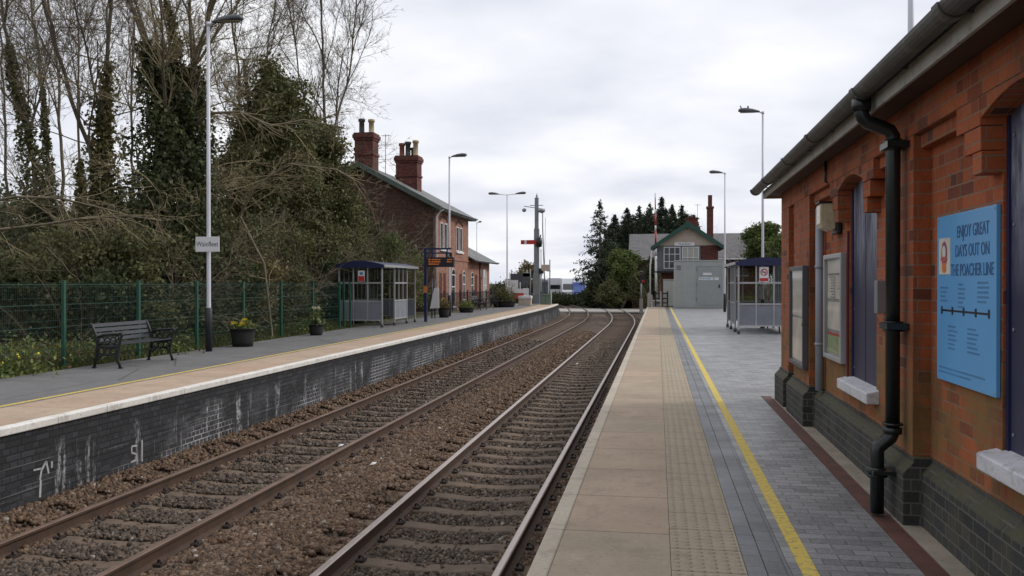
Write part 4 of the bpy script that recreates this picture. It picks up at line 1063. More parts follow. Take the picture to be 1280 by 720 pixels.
def house():
    FX = -11.9; Y0, Y1, Y2 = 46.1, 54.9, 62.0; BX = -20.2
    th = thing('brick_house', (FX, Y0, 0), 'two-storey red brick station house with tall chimneys and a low wing', 'house')
    o = (-FX, -Y0, 0)
    def L(v): return v
    m = MB(); W_ = BX-FX; D = Y1-Y0; E = 5.62; RX = -4.15; RZ = E + .54*4.15+.12
    # facade wall, its brick coloured brighter for the light, and the darker gable wall
    m.box(-.35, 0, .36, D, -.1, E); m.box(W_, -.351, D-.35, D, -.1, E); m.box(W_, W_+.35, .36, D-.352, -.1, E); m.build('facade', M['brick_house'], th)
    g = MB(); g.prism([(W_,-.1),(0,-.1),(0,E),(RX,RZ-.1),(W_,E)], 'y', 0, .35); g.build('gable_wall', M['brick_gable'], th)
    g = MB(); g.prism([(W_+.01,E),(-.01,E),(RX,RZ-.12)], 'y', D-.349, D-.002); g.build('gable_wall', M['brick_house'], th)
    r_ = MB(); ov = .45; k = .54
    r_.prism([(ov, E-.10), (RX, RZ), (W_-ov, E-.10), (W_-ov,E+.02), (RX, RZ+.14), (ov, E+.02)], 'y', -.35, D+.4); rf = r_.build('roof', M['slate'], th)
    v = MB(); v.prism([(ov+.02,E-.22),(RX,RZ-.14),(W_-ov-.02,E-.22),(W_-ov-.02,E+.045),(RX,RZ+.16),(ov+.02,E+.045)], 'y', -.42, -.352); v.build('bargeboard', M['roof_green'], th)
    s_ = MB(); s_.box(.001, ov, -.35, D+.4, E-.135, E-.102); s_.build('soffit', M['roof_green'], th)
    g = MB(); g.tube([(ov+.05,-.35,E-.02),(ov+.05,D+.4,E-.02)], .055, 8); g.build('gutter', M['galv'], th)
    d = MB(); d.tube([(ov+.02,.25,E-.06),(ov*.6,.25,E-.22),(.08,.25,E-.5),(.08,.25,0)], .06, 8); d.build('downpipe', M['white'], th)
    # upper pairs of windows in dark arched recesses
    for y0 in (1.05+.35, 5.0+.35):
        for dy in (0, .95):
            window_part(th, .0, y0+dy, y0+dy+.62, 3.45, 4.92, False, mull=0, sill=False, trans=False)
        q = MB(); q.box(-.02,.10,y0-.1,y0+1.75,3.33,3.445); q.build('sill', M['white'], th)
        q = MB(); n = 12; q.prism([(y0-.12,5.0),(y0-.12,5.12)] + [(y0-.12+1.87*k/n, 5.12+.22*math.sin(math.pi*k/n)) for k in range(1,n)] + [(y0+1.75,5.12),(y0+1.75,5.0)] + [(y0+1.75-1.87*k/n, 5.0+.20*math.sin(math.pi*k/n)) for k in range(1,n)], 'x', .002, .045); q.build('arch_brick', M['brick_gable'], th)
    # string course
    q = MB(); q.box(.001,.05,.36,D,2.88,2.96); q.build('string_course', M['brick_house'], th)
    # ground floor
    for y0, y1, z0, z1, kind in ((1.25,1.85,.15,2.1,'b'),(2.15,2.75,.15,2.1,'b'),(4.1,5.0,.12,2.05,'w'),(6.2,6.9,.15,2.1,'b'),(7.1,7.75,.5,2.05,'w')):
        if kind == 'b':
            w = MB(); w.box(-.01,.012,y0,y1,z0,z1); w.build('door', M['door_brown'], th)
        else: window_part(th, .0, y0, y1, z0, z1, True, mull=0)
    q = MB(); q.box(-.02,.4,3.9,5.2,-.05,.10); q.build('step', M['concrete'], th)
    # chimneys
    def chim(cx, cy, w, dpt, z0, z1, pots, nm=rf):
        c = MB(); c.box(cx-w/2,cx+w/2,cy-dpt/2,cy+dpt/2,z0,z1-.42); c.box(cx-w/2-.05,cx+w/2+.05,cy-dpt/2-.05,cy+dpt/2+.05,z1-1.25,z1-1.13)
        c.box(cx-w/2-.05,cx+w/2+.05,cy-dpt/2-.05,cy+dpt/2+.05,z1-.418,z1-.30); c.box(cx-w/2-.10,cx+w/2+.10,cy-dpt/2-.10,cy+dpt/2+.10,z1-.298,z1-.10); c.box(cx-w/2-.05,cx+w/2+.05,cy-dpt/2-.05,cy+dpt/2+.05,z1-.098,z1)
        ch = c.build('chimney', M['brick_box'], nm)
        for dx, dy, hh, mt in pots:
            p_ = MB(); p_.lathe([(.19,z1-.02),(.19,z1+.05),(.155,z1+.08),(.15,z1+hh-.18),(.20,z1+hh-.15),(.20,z1+hh-.02),(.14,z1+hh),(.13,z1+hh)], 10, cx+dx, cy+dy); p_.build('chimney_pot', M[mt], ch)
    chim(-2.68, 4.5, 1.30, 1.0, 6.1, 9.05, ((-.42,0,.80,'pot_red'),(-.05,0,.88,'pot_dark'),(.24,.2,.55,'pot_dark'),(.42,0,.95,'pot_buff')))
    chim(-4.10, 1.0, 1.05, 1.0, 7.2, 9.85, ((-.28,0,.85,'pot_dark'),(.28,0,.80,'pot_buff')))
    a = MB(); a.tube([(-3.7,3.2,7.6),(-3.7,3.2,10.2)], .02, 5); a.tube([(-3.95,3.2,10.1),(-3.4,3.2,10.1)], .015, 4)
    for k in range(5): a.tube([(-3.9+k*.11,3.05,10.1),(-3.9+k*.11,3.35,10.1)], .01, 4)
    a.build('aerial', M['lamp_grey'], rf)
    # low wing
    WD = Y2-Y0; E2 = 3.02
    w = MB(); w.box(-4.6, 0-.001, D+.001, WD, -.1, E2); w.prism([(-4.6,E2),(0,E2),(-2.3,E2+1.05)], 'y', WD-.3, WD-.001); w.build('wing_wall', M['brick_house'], th)
    r2 = MB(); r2.prism([(.55,E2-.15),(-2.3,E2+1.35),(-5.2,E2-.15),(-5.2,E2-.05),(-2.3,E2+1.47),(.55,E2-.05)], 'y', D+.002, WD+.55); r2.build('wing_roof', M['slate'], th)
    g2 = MB(); g2.tube([(.6,D+.05,E2-.06),(.6,WD+.5,E2-.06)], .05, 6); g2.build('gutter', M['galv'], th)
    window_part(th, .0, D+.7, D+1.5, .5, 1.95, True, mull=0, pane='glass_dark'); window_part(th, .0, D+4.7, D+6.0, .35, 2.0, True, mull=1, pane='blind')
    q = MB(); q.box(-.01,.014,D+2.1,D+2.75,.1,2.1); q.build('door', M['door_brown'], th)
    q = MB(); q.tube([(.06,D+3.5,0),(.06,D+3.5,E2-.1)], .05, 8); q.build('drainpipe', M['door_brown'], th)
    q = MB(); q.box(.002,.20,D+3.95,D+4.35,1.95,2.45); q.build('wall_box', M['white'], th)
house()
def railing():
    th = thing('iron_railing', (-11.0, 41, 0), 'low dark iron railing in front of the brick house doors', 'railing')
    m = MB(); m.box(-.015,.015,0,19,.98,1.02); m.box(-.015,.015,0,19,.12,.15); m.build('rails', M['ink_black'], th)
    for k in range(11):
        q = MB(); q.box(-.03,.03,k*1.9-.03,k*1.9+.03,0,1.12); q.build('post', M['ink_black'], th)
    b = MB(); y = .2
    while y < 19: b.box(-.008,.008,y,y+.016,.15,.98); y += .16
    b.build('bars', M['ink_black'], th)
railing()

# ------------------------------------------------------------------ semaphore signal and neighbours
def semaphore():
    q = at(671, 66.5, 0); th = thing('semaphore_signal', (q.x,q.y,-.1), 'tall grey semaphore signal post with red arm and ladder beyond the left platform end', 'railway signal')
    H = 8.0
    m = MB(); m.prism([(-.26,-.2),(.24,-.2),(.24,.2),(-.26,.2)], 'z', 0, 2.4); m.box(-.20,.18,-.17,.17,2.4,H*.72); m.box(-.15,.13,-.13,.13,H*.72,H); m.build('post', M['galv'], th, bevel=.02)
    m = MB(); m.lathe([(.16,H),(.18,H+.05),(.07,H+.12),(.09,H+.2),(.05,H+.28),(.001,H+.45)], 8); m.build('finial', M['galv'], th)
    z = 4.72
    a = MB(); a.box(-1.18,.02,-.30,-.27,z-.16,z+.16); arm = a.build('signal_arm', M['red'], th)
    b = MB(); b.box(-.90,-.74,-.305,-.301,z-.16,z+.16); b.build('white_stripe', M['white'], arm)
    s_ = MB(); s_.lathe([(.001,z-.4),(.20,z-.35),(.24,z-.0),(.20,z+.32),(.001,z+.36)], 8, .22, -.3); s_.tube([(.22,-.3,z+.1),(.34,-.3,z+.55)], .05, 6); s_.build('spectacle', M['iron_black'], th)
    l = MB()
    for dy in (-.16,.16): l.tube([(.62,.35+dy,0),(.40,.35+dy,H*.72),(.40,.35+dy,7.0)], .022, 5)
    for k in range(26): zz = .3+k*.25; x = .62-.22*min(1,zz/(H*.72)); l.tube([(x,.19,zz),(x,.51,zz)], .014, 4)
    l.build('ladder', M['galv'], th)
    w = MB(); w.tube([(.36,-.2,1.0),(.36,-.2,4.2)], .05, 6); w.build('rod_casing', M['white'], th)
    w = MB(); w.box(.2,.52,-.35,-.05,2.35,2.72); w.build('lamp_case', M['iron_black'], th)
    c = MB(); c.tube([(-.95,-.1,7.45),(.62,-.1,7.2)], .03, 5); c.lathe([(.001,7.0),(.14,7.05),(.17,7.2),(.05,7.3)],8,-.95,-.1); c.lathe([(.001,6.9),(.24,6.98),(.28,7.15),(.1,7.25)],10,.38,-.1); c.tube([(-.5,-.1,7.5),(.5,-.1,7.5)],.03,5); c.build('camera_arm', M['galv'], th)
    t = MB(); t.tube([(.5,.3,.0),(.62,.3,6.6)], .018, 5); t.build('stay_rod', M['galv'], th)
semaphore()
def ptag(name, loc, label, cat, fn, group=None):
    th = thing(name, loc, label, cat, group); fn(th); return th
def flat_sign(name, x, d, label, posts, boards, z0=-.3, cat='sign'):
    q = at(x, d, z0); th = thing(name, (q.x,q.y,z0), label, cat)
    for px_, h, mt in posts:
        m = MB(); m.tube([(px_,0,0),(px_,0,h)], .045, 8); m.build('post', M[mt], th)
    for x0,x1,a,b,mt,nm in boards:
        m = MB(); m.box(x0,x1,-.075,-.048,a,b); m.build(nm, M[mt], th, bevel=.005)
flat_sign('warning_sign', 637, 63, 'white sign board with red panel on a white post left of the signal', [(0,2.6,'white')], [(-.28,.62,1.15,2.05,'white','panel'),(.25,.60,.72,1.05,'red','red_panel'),(-.30,.1,2.05,2.12,'alu','bracket')])
flat_sign('direction_board', 647, 70, 'dark grey board seen from behind on two posts between the signs and signal', [(-.5,2.9,'galv'),(.75,2.9,'galv')], [(-.62,.85,1.55,2.60,'lamp_grey','panel')])
flat_sign('crossing_notice', 650, 61, 'low white and red notice at the end of the left platform', [(0,1.9,'galv')], [(-.38,.30,1.15,1.45,'white','panel'),(-.25,.25,.78,1.13,'red','red_panel')])
flat_sign('round_sign', 658, 66, 'pair of small white plates one above the other on a grey post beside the signal', [(.3,2.9,'galv')], [(-.30,.30,1.75,2.6,'lamp_grey','backing'),(-.26,.26,2.32,2.62,'white','panel'),(-.2,.2,.9,1.45,'white','panel')])
flat_sign('yellow_sign', 684, 66, 'pale yellow sign on thin post just right of the signal', [(.2,3.6,'galv')], [(-.42,.22,2.75,3.22,'cream','panel'),(-.05,.28,2.70,2.78,'white','panel')], )
flat_sign('thin_mast', 689, 64, 'thin white marker post at the tip of the left platform', [(0,1.15,'white')], [(-.05,.05,.9,1.15,'white','cap')], -.15, 'marker post')
def tubs2():
    q = at(656.5, 61, 0); th = thing('grit_bin', (q.x,q.y,0), 'cream coloured grit bin with pale lid beside the double lamp post', 'grit bin')
    m = MB(); m.prism([(-.42,0),(.42,0),(.45,.46),(-.45,.46)], 'y', -.3, .3); m.build('bin_body', M['cream'], th, bevel=.02); m = MB(); m.prism([(-.48,.461),(.48,.461),(.46,.66),(-.46,.66)], 'y', -.34, .34); m.build('lid', M['white'], th, bevel=.03)
    q = at(682.5, 63, -.1); th = thing('relay_cabinet', (q.x,q.y,-.1), 'small green lineside cabinet at the far tip of the left platform', 'cabinet')
    m = MB(); m.box(-.36,.36,-.25,.25,0,.78); m.build('casing', M['cab_green'], th, bevel=.01); m = MB(); m.prism([(-.40,.781),(.40,.781),(.36,.85),(-.36,.85)], 'y', -.29,.29); m.build('lid', M['cab_green'], th)
    m = MB(); m.box(-.01,.01,-.256,-.251,.05,.74); m.build('door_gap', M['ink_black'], th)
tubs2()

# ------------------------------------------------------------------ signal box
def signal_box():
    Y = 62.6; o = (0.0, Y, -.06); th = thing('signal_box', o, 'green gabled signal box with white windows and Wainfleet name board behind the grey cabinet', 'signal box')
    W_ = 4.15; D = 5.0; F = 2.30; E = 3.98
    m = MB(); m.box(.25, W_-.05, .12, D, 0, F); m.build('lower_wall', M['brick_dark_red'], th)
    m = MB()
    for k in range(9): m.box(.30+k*.2,.30+k*.2+.185,.09,.118,0,F-.15)
    m.build('lower_boards', M['brick_box'], th)
    m = MB(); m.box(-.05, W_, -.15, D, F, F+.16); m.box(-.25,W_-1.2,-.55,-.15,F+.03,F+.12); m.build('floor_beam', M['ink_black'], th)
    m = MB(); m.box(0, 2.95, 0, D, F+.161, E+.25); m.build('cabin_wall', M['board_grey'], th)
    m = MB(); m.box(2.951, W_, .05, D, F+.161, E+.24); m.build('brick_bay', M['brick_box'], th)
    # windows on the track-end gable
    def win(x0, x1, z0, z1, nx, nz, pane, y=-.012):
        w = MB(); w.box(x0, x1, y-.01, y+.01, z0, z1); o_ = w.build('window', M[pane], th); f = MB(); t = .06
        f.box(x0,x0+t,y-.04,y-.011,z0,z1); f.box(x1-t,x1,y-.04,y-.011,z0,z1); f.box(x0+t,x1-t,y-.04,y-.011,z0,z0+t); f.box(x0+t,x1-t,y-.04,y-.011,z1-t,z1)
        for k in range(1,nx): x = x0+(x1-x0)*k/nx; f.box(x-.022,x+.022,y-.038,y-.011,z0+t,z1-t)
        for k in range(1,nz): z = z0+(z1-z0)*k/nz; f.box(x0+t,x1-t,y-.036,y-.011,z-.02,z+.02)
        f.build('frame', M['white_frame'], o_)
    win(.42,1.58,F+.30,E+.15,3,3,'glass_dark'); win(1.68,2.85,F+.30,E+.15,3,2,'blind')
    # side windows facing the track
    for y0, y1 in ((.4,1.7),(1.9,3.2),(3.4,4.7)):
        w = MB(); w.box(-.012,-.001,y0,y1,F+.45,E+.05); o_ = w.build('window', M['glass_dark'], th); f = MB()
        for k in range(4): y = y0+(y1-y0)*k/3; f.box(-.04,-.013,y-.03,y+.03,F+.45,E+.05)
        for z in (F+.45,E-.2,E+.05): f.box(-.038,-.013,y0,y1,z-.03,z+.03)
        f.build('frame', M['white_frame'], o_)
    c = W_/2+.0; A = E+1.72
    m = MB(); m.prism([(0,E+.252),(W_,E+.252),(c,A-.05)], 'y', 0, .1); m.build('gable', M['cream'], th)
    m = MB(); m.prism([(-.42,E+.0),(c,A+.05),(W_+.42,E+.0),(W_+.42,E+.10),(c,A+.16),(-.42,E+.10)], 'y', -.35, D+.4); rf = m.build('roof', M['slate'], th)
    m = MB(); m.prism([(-.48,E-.12),(c,A-.20),(W_+.48,E-.12),(W_+.48,E+.14),(c,A+.20),(-.48,E+.14)], 'y', -.42, -.352); m.build('bargeboard', M['box_green'], th)
    m = MB(); m.box(1.15,2.55,-.10,-.06,E+.22,E+.46); nb = m.build('name_board', M['white'], th)
    text_obj('lettering', 'Wainfleet', .21, M['ink_blue'], nb, (1.85,-.102,E+.34), (R(90),0,0), .001)
    m = MB(); m.box(c-.05,c+.75,1.0,1.5,A-.5,A+.55); m.box(c-.10,c+.80,.95,1.55,A+.45,A+.52); m.build('chimney', M['brick_box'], rf)
    m = MB(); m.tube([(-.38,-.2,E),(-.42,-.2,E-.5),(-.5,-.2,E-1.2),(-.5,-.2,0)], .055, 6); m.build('downpipe', M['white'], th)
    m = MB(); m.box(-.1,3.0,-.57,-.54,F+.95,F+.98); 
    for k in range(5): m.box(-.1+k*.76,-.07+k*.76,-.57,-.54,F+.12,F+.98)
    m.build('balcony_rail', M['board_grey'], th)
signal_box()
def small_cupboard():
    q = at(839, 60.5, -.04); th = thing('equipment_cupboard', (q.x,q.y,-.05), 'pale grey metal cupboard standing between the signal box and the big cabinet', 'cabinet')
    m = MB(); m.box(-.55,.45,-.25,.25,.0,1.80); m.build('casing', M['cabinet'], th, bevel=.01)
    m = MB(); m.box(-.58,.48,-.28,.28,1.80,1.86); m.build('lid', M['concrete'], th)
    for k in range(2): m = MB(); m.box(-.50+k*.49,-.04+k*.49,-.262,-.251,.1,1.72); m.build('door', M['blind'], th)
small_cupboard()
def big_cabinet():
    th = thing('relay_room', (1.02, 54.5, 0), 'large pale grey steel equipment cabin with two small notices on its door', 'equipment cabin')
    m = MB(); m.box(0, 2.95, 0, 2.3, .05, 2.86); m.build('casing', M['cabinet'], th, bevel=.02)
    m = MB(); m.box(-.02,2.97,-.02,2.32,2.862,2.93); m.build('roof', M['cabinet'], th, bevel=.01)
    m = MB(); m.box(.45,.465,-.006,-.001,.08,2.85); m.build('panel_seam', M['cabinet_dark'], th)
    m = MB(); m.box(1.35,2.78,-.022,-.001,.25,2.55); d = m.build('door', M['cabinet_dark'], th, bevel=.005)
    m = MB(); m.box(1.31,1.345,-.035,-.001,.2,2.6); m.box(2.785,2.82,-.035,-.001,.2,2.6); m.box(1.345,2.785,-.035,-.001,2.555,2.6); m.box(1.345,2.785,-.03,-.001,.2,.245); m.build('door_frame', M['cabinet'], th)
    m = MB(); m.box(2.62,2.70,-.05,-.023,1.25,1.45); m.build('handle', M['ink_black'], d)
    m = MB(); m.box(1.70,2.22,-.030,-.024,2.02,2.16); m.build('notice', M['white'], d)
    m = MB(); m.box(1.45,2.62,-.030,-.024,1.72,1.88); n_ = m.build('notice', M['white'], d)
    m = MB()
    for x0 in (1.50,1.68,1.85,2.02,2.28): m.box(x0,x0+.12,-.033,-.031,1.77,1.83)
    m.build('notice_print', M['ink_mid'], n_)
    for z in (2.35,2.45,2.55): m = MB(); m.box(.12,.38,-.012,-.001,z,z+.05); m.build('vent_louvre', M['lamp_grey'], th)
    for z in (.5,1.4,2.3): m = MB(); m.tube([(1.33,-.045,z),(1.33,-.045,z+.16)], .018, 6); m.build('hinge', M['galv'], d)
    m = MB(); m.box(0,2.95,.0,2.3,0,.048); m.build('base', M['concrete'], th)
big_cabinet()
def post_and_gate():
    for x, d, w, h, lab in ((810.5,58.5,.16,.90,'short pale concrete post at the end of the right platform, nearer the track'),(814.5,58.2,.12,.80,'short pale concrete post at the end of the right platform, nearer the signal box')):
        q = at(x, d, -.06); th = thing('concrete_post', (q.x,q.y,-.6), lab, 'post')
        m = MB(); m.prism([(-w/2,0),(w/2,0),(w/2*.9,h+.55),(-w/2*.9,h+.55)], 'y', -.07,.07); m.build('shaft', M['concrete'], th, bevel=.015)
        m = MB(); m.lathe([(w*.35,h+.55),(.001,h+.60)], 6); m.build('cap', M['concrete'], th)
    q = at(826, 60, -.06); th = thing('wicket_gate', (q.x,q.y,-.06), 'small dark wooden gate with pale posts below the signal box', 'gate')
    for x in (-.35,.0,.45):
        m = MB(); m.box(x-.05,x+.05,-.05,.05,0,1.05); m.build('post', M['concrete'] if x == 0 else M['ink_black'], th)
    m = MB()
    for z in (.2,.5,.85): m.box(-.30,.40,-.03,.03,z,z+.09)
    m.build('bars', M['ink_black'], th)
    # raised crossing barrier
    q = at(820.5, 69, -.95); th = thing('level_crossing_barrier', (q.x,q.y,-.95), 'raised red and white crossing barrier pole rising above the signal box roof', 'barrier')
    m = MB(); m.box(-.35,.35,-.4,.4,0,1.15); m.build('machine', M['alu'], th, bevel=.03)
    top = 9.55
    segs = [(1.1,4.6,'white'),(4.6,5.5,'white'),(5.5,6.6,'red'),(6.6,7.0,'white'),(7.0,7.9,'red'),(7.9,8.25,'white'),(8.25,8.9,'red'),(8.9,top,'white')]
    for k,(a,b,c_) in enumerate(segs):
        r0 = .10-.055*a/top; r1 = .10-.055*b/top; m = MB(); m.tube([(-.10*a/top,0,a),(-.10*b/top,0,b)], [r0,r1], 6); m.build('boom', M[c_], th)
    q = at(801.5, 72, -.95); th = thing('crossing_light', (q.x,q.y,-.95), 'crossing warning light on a grey post beside the dark hedge', 'crossing light')
    m = MB(); m.tube([(0,0,0),(0,0,3.35)], .06, 8); m.build('post', M['galv'], th)
    m = MB(); m.box(-.12,.38,-.1,-.02,2.5,3.2); m.lathe([(.001,3.5),(.14,3.42),(.14,3.3)],8); m.build('light_box', M['iron_black'], th)
    m = MB(); m.box(.02,.28,-.12,-.102,2.55,2.75); m.build('lens', M['red'], th)
    m = MB(); m.box(-.14,.14,-.14,.14,0,1.2); m.build('cable_box', M['concrete'], th)
post_and_gate()

# ------------------------------------------------------------------ house behind the signal box
def back_house():
    q = at(870, 86, -.9); th = thing('tiled_house', (q.x,q.y,-.9), 'long low house with dark tiled roof and one tall slender chimney behind the signal box', 'house')
    X0 = -6.2; X1 = 5.9; D = 7.0; E = 5.0; Rz = 7.35
    m = MB(); m.box(X0,X1,0,D,0,E); m.build('wall', M['brick_gable'], th)
    m = MB(); m.prism([(-.45,E-.2),(D/2,Rz),(D+.45,E-.2),(D+.45,E-.08),(D/2,Rz+.13),(-.45,E-.08)], 'x', X0-.35, X1+.35); rf = m.build('roof', M['tile_roof'], th)
    m = MB(); m.prism([(0,E),(D,E),(D/2,Rz-.05)], 'x', X0, X0+.2); m.prism([(0,E),(D,E),(D/2,Rz-.05)], 'x', X1-.2, X1); m.build('gable', M['brick_gable'], th)
    m = MB(); m.box(X0-.3,X1+.3,-.52,-.46,E-.28,E-.12); m.build('gutter', M['white'], th)
    for x in (1.7, 3.9):
        m = MB(); m.box(x,x+1.1,-.02,-.001,3.2,4.5); w = m.build('window', M['glass_dark'], th); f = MB(); f.box(x-.06,x+1.16,-.06,-.021,4.5,4.6); f.box(x-.06,x+1.16,-.06,-.021,3.1,3.2); f.box(x-.06,x+.02,-.06,-.021,3.2,4.5); f.box(x+1.08,x+1.16,-.06,-.021,3.2,4.5); f.box(x+.52,x+.58,-.055,-.021,3.2,4.5); f.build('frame', M['white_frame'], w)
    m = MB(); m.box(.98,1.56,-1.4,-.7,0,9.6); m.box(.92,1.62,-1.46,-.64,9.6,9.8); m.box(1.08,1.46,-1.25,-.85,9.8,10.9); m.build('chimney', M['brick_box'], th)
    a = MB(); a.tube([(.2,1.5,7),(.2,1.5,10.3)], .025, 4); a.tube([(-.1,1.5,10.2),(.6,1.5,10.2)], .015, 4)
    for k in range(4): a.tube([(-.05+k*.18,1.3,10.2),(-.05+k*.18,1.7,10.2)], .012, 4)
    a.build('aerial', M['lamp_grey'], rf)
back_house()

# ------------------------------------------------------------------ vans on the far yard
def van(x, d, mat, label, W_=2.1, H=3.1, L_=5.5, windscreen=True, box=False):
    q = at(x, d, -.95); th = thing('parked_van', (q.x,q.y,-.95), label, 'van', 'vans in the yard beyond the crossing', PHI)
    m = MB(); hw = W_/2
    if box:
        m.prism([(-hw,.45),(hw,.45),(hw,H),(-hw,H)], 'y', 0, L_)
    else:
        # side profile (y,z): bonnet, raked windscreen, roof, tail
        m.prism([(0,.45),(0,1.15),(.25,1.35),(1.0,H*.72),(1.5,H*.97),(2.1,H),(L_,H),(L_,.45)], 'x', -hw, hw)
    m.build('body', M[mat], th, bevel=.06)
    if windscreen:
        if box: g = MB(); g.box(-hw+.15,hw-.15,-.02,-.001,1.5,2.2)
        else:
            g = MB(); a = Vector((0,.25,1.38)); b = Vector((0,1.0,H*.72)); off = Vector((0,-.03,.02)); 
            p0 = a.lerp(b,.08)+off; p1 = a.lerp(b,.98)+off
            g.add([(-hw+.15,p0.y,p0.z),(hw-.15,p0.y,p0.z),(hw-.2,p1.y,p1.z),(-hw+.2,p1.y,p1.z)], [(0,1,2,3)])
        g.build('windscreen', M['glass_dark'], th, fix=False)
    for sx in (-1,1):
        for y in (.9, L_-1.1):
            w = MB(); w.tube([(sx*(hw-.22),y,.36),(sx*(hw-.0),y,.36)], .36, 14); w.build('wheel', M['tyre'], th)
    for sx in (-1,1):
        w = MB(); w.box(sx*(hw-.42)-.13,sx*(hw-.42)+.13,-.03,-.001,.78,.98); w.build('headlight', M['blind'], th)
    b = MB(); b.box(-hw,hw,-.08,-.001,.42,.66); b.build('bumper', M['lamp_grey'], th)
van(711, 140, 'van_white', 'white high-roofed van facing the railway, right of the white lorry', H=3.3)
van(694.5, 146, 'van_white', 'long white box lorry in the yard just right of the signal', 2.3, 3.35, 8, True, True)
van(725, 134, 'van_blue', 'dark blue van at the right end of the yard by the conifers', 1.8, 2.7, 4.8, False)
van(726, 150, 'van_white', 'white van partly hidden behind the blue van', 2.0, 3.5, 5.2)
q = at(676, 150, -.95); th = thing('grey_shed', (q.x,q.y,-.95), 'pale grey shed beyond the signal cabinet', 'shed')
m = MB(); m.box(-2.6,2.2,0,6,0,2.6); m.build('wall', M['board_grey'], th); m = MB(); m.prism([(-2.8,2.6),(2.4,2.6),(-.2,3.3)], 'y', -.3,6.3); m.build('roof', M['galv'], th)
m = MB(); m.box(-1.6,-.2,-.03,-.001,0,2.1); m.build('door', M['van_white'], th)
# ------------------------------------------------------------------ trees and plants
class Wood:
    def __init__(s): s.a = []; s.b = []; s.ra = []; s.rb = []
    def seg(s, a, b, ra, rb): s.a.append(a); s.b.append(b); s.ra.append(ra); s.rb.append(rb)
    def build(s, name, mat, parent, n=5):
        A = np.array(s.a); B = np.array(s.b); ra = np.array(s.ra); rb = np.array(s.rb); m = len(A)
        d = B-A; d /= np.maximum(np.linalg.norm(d,axis=1)[:,None],1e-6); B = B + d*ra[:,None]*.35
        ref = np.where(np.abs(d[:,2:3])<.9, np.array([[0,0,1.]]), np.array([[1.,0,0]])); u = np.cross(d,ref); u /= np.linalg.norm(u,axis=1)[:,None]; v = np.cross(u,d)
        ang = 2*np.pi*np.arange(n)/n; ring = u[:,None]*np.cos(ang)[None,:,None] + v[:,None]*np.sin(ang)[None,:,None]
        V = np.concatenate([A[:,None]+ring*ra[:,None,None], B[:,None]+ring*rb[:,None,None]],1).reshape(-1,3)
        k = np.arange(n); q = np.stack([k,(k+1)%n,(k+1)%n+n,k+n],1); F = (q[None]+(np.arange(m)*2*n)[:,None,None]).reshape(-1,4)
        return npmesh(name, V, F, mat, parent, smooth=(n > 4))
rr = random.Random(11)
def limb(w, p, d, L_, r0, r1, n, wob, up=0.0, out=None):
    """wandering limb; returns list of points with radius"""
    pts = [(p, r0)]; d = d.normalized(); st = L_/n
    for i in range(n):
        d = (d + Vector((rr.gauss(0,wob), rr.gauss(0,wob), rr.gauss(0,wob)+up))).normalized()
        q = p + d*st; ra = r0+(r1-r0)*i/n; rb = r0+(r1-r0)*(i+1)/n; w.seg(tuple(p), tuple(q), ra, rb); p = q; pts.append((p, rb, d))
    pts[0] = (pts[0][0], r0, pts[1][2]); return pts
def grow(w, tw, p, d, L_, r0, level, maxl, dens=1.0, up=.03, spread=.75, wob=.10):
    n = max(3, int(L_/(.45 if level < 2 else .30))); pts = limb(w if level < 2 else tw, p, d, L_, r0, r0*.35, n, wob if level < 3 else wob*1.3, up)
    if level >= maxl: return
    k = int(3.8*L_*dens) if level < maxl-1 else int(5.5*L_*dens)
    for i in range(max(3,k)):
        u = rr.uniform(.18 if level else .35, 1.0); j = min(len(pts)-1, int(u*(len(pts)-1))); q, r_, dd = pts[j]
        ax = Vector((rr.gauss(0,1), rr.gauss(0,1), rr.gauss(0,1))); ax = ax - dd*ax.dot(dd); ax.normalize()
        nd = (dd*(1-.0) + ax*spread*rr.uniform(.7,1.5) + Vector((0,0,.12))).normalized()
        grow(w, tw, q, nd, L_*rr.uniform(.32,.55)*(1.15-.5*u), max(.0055, min(r_*.55, .032 if level else .2)), level+1, maxl, dens, up, spread, wob)
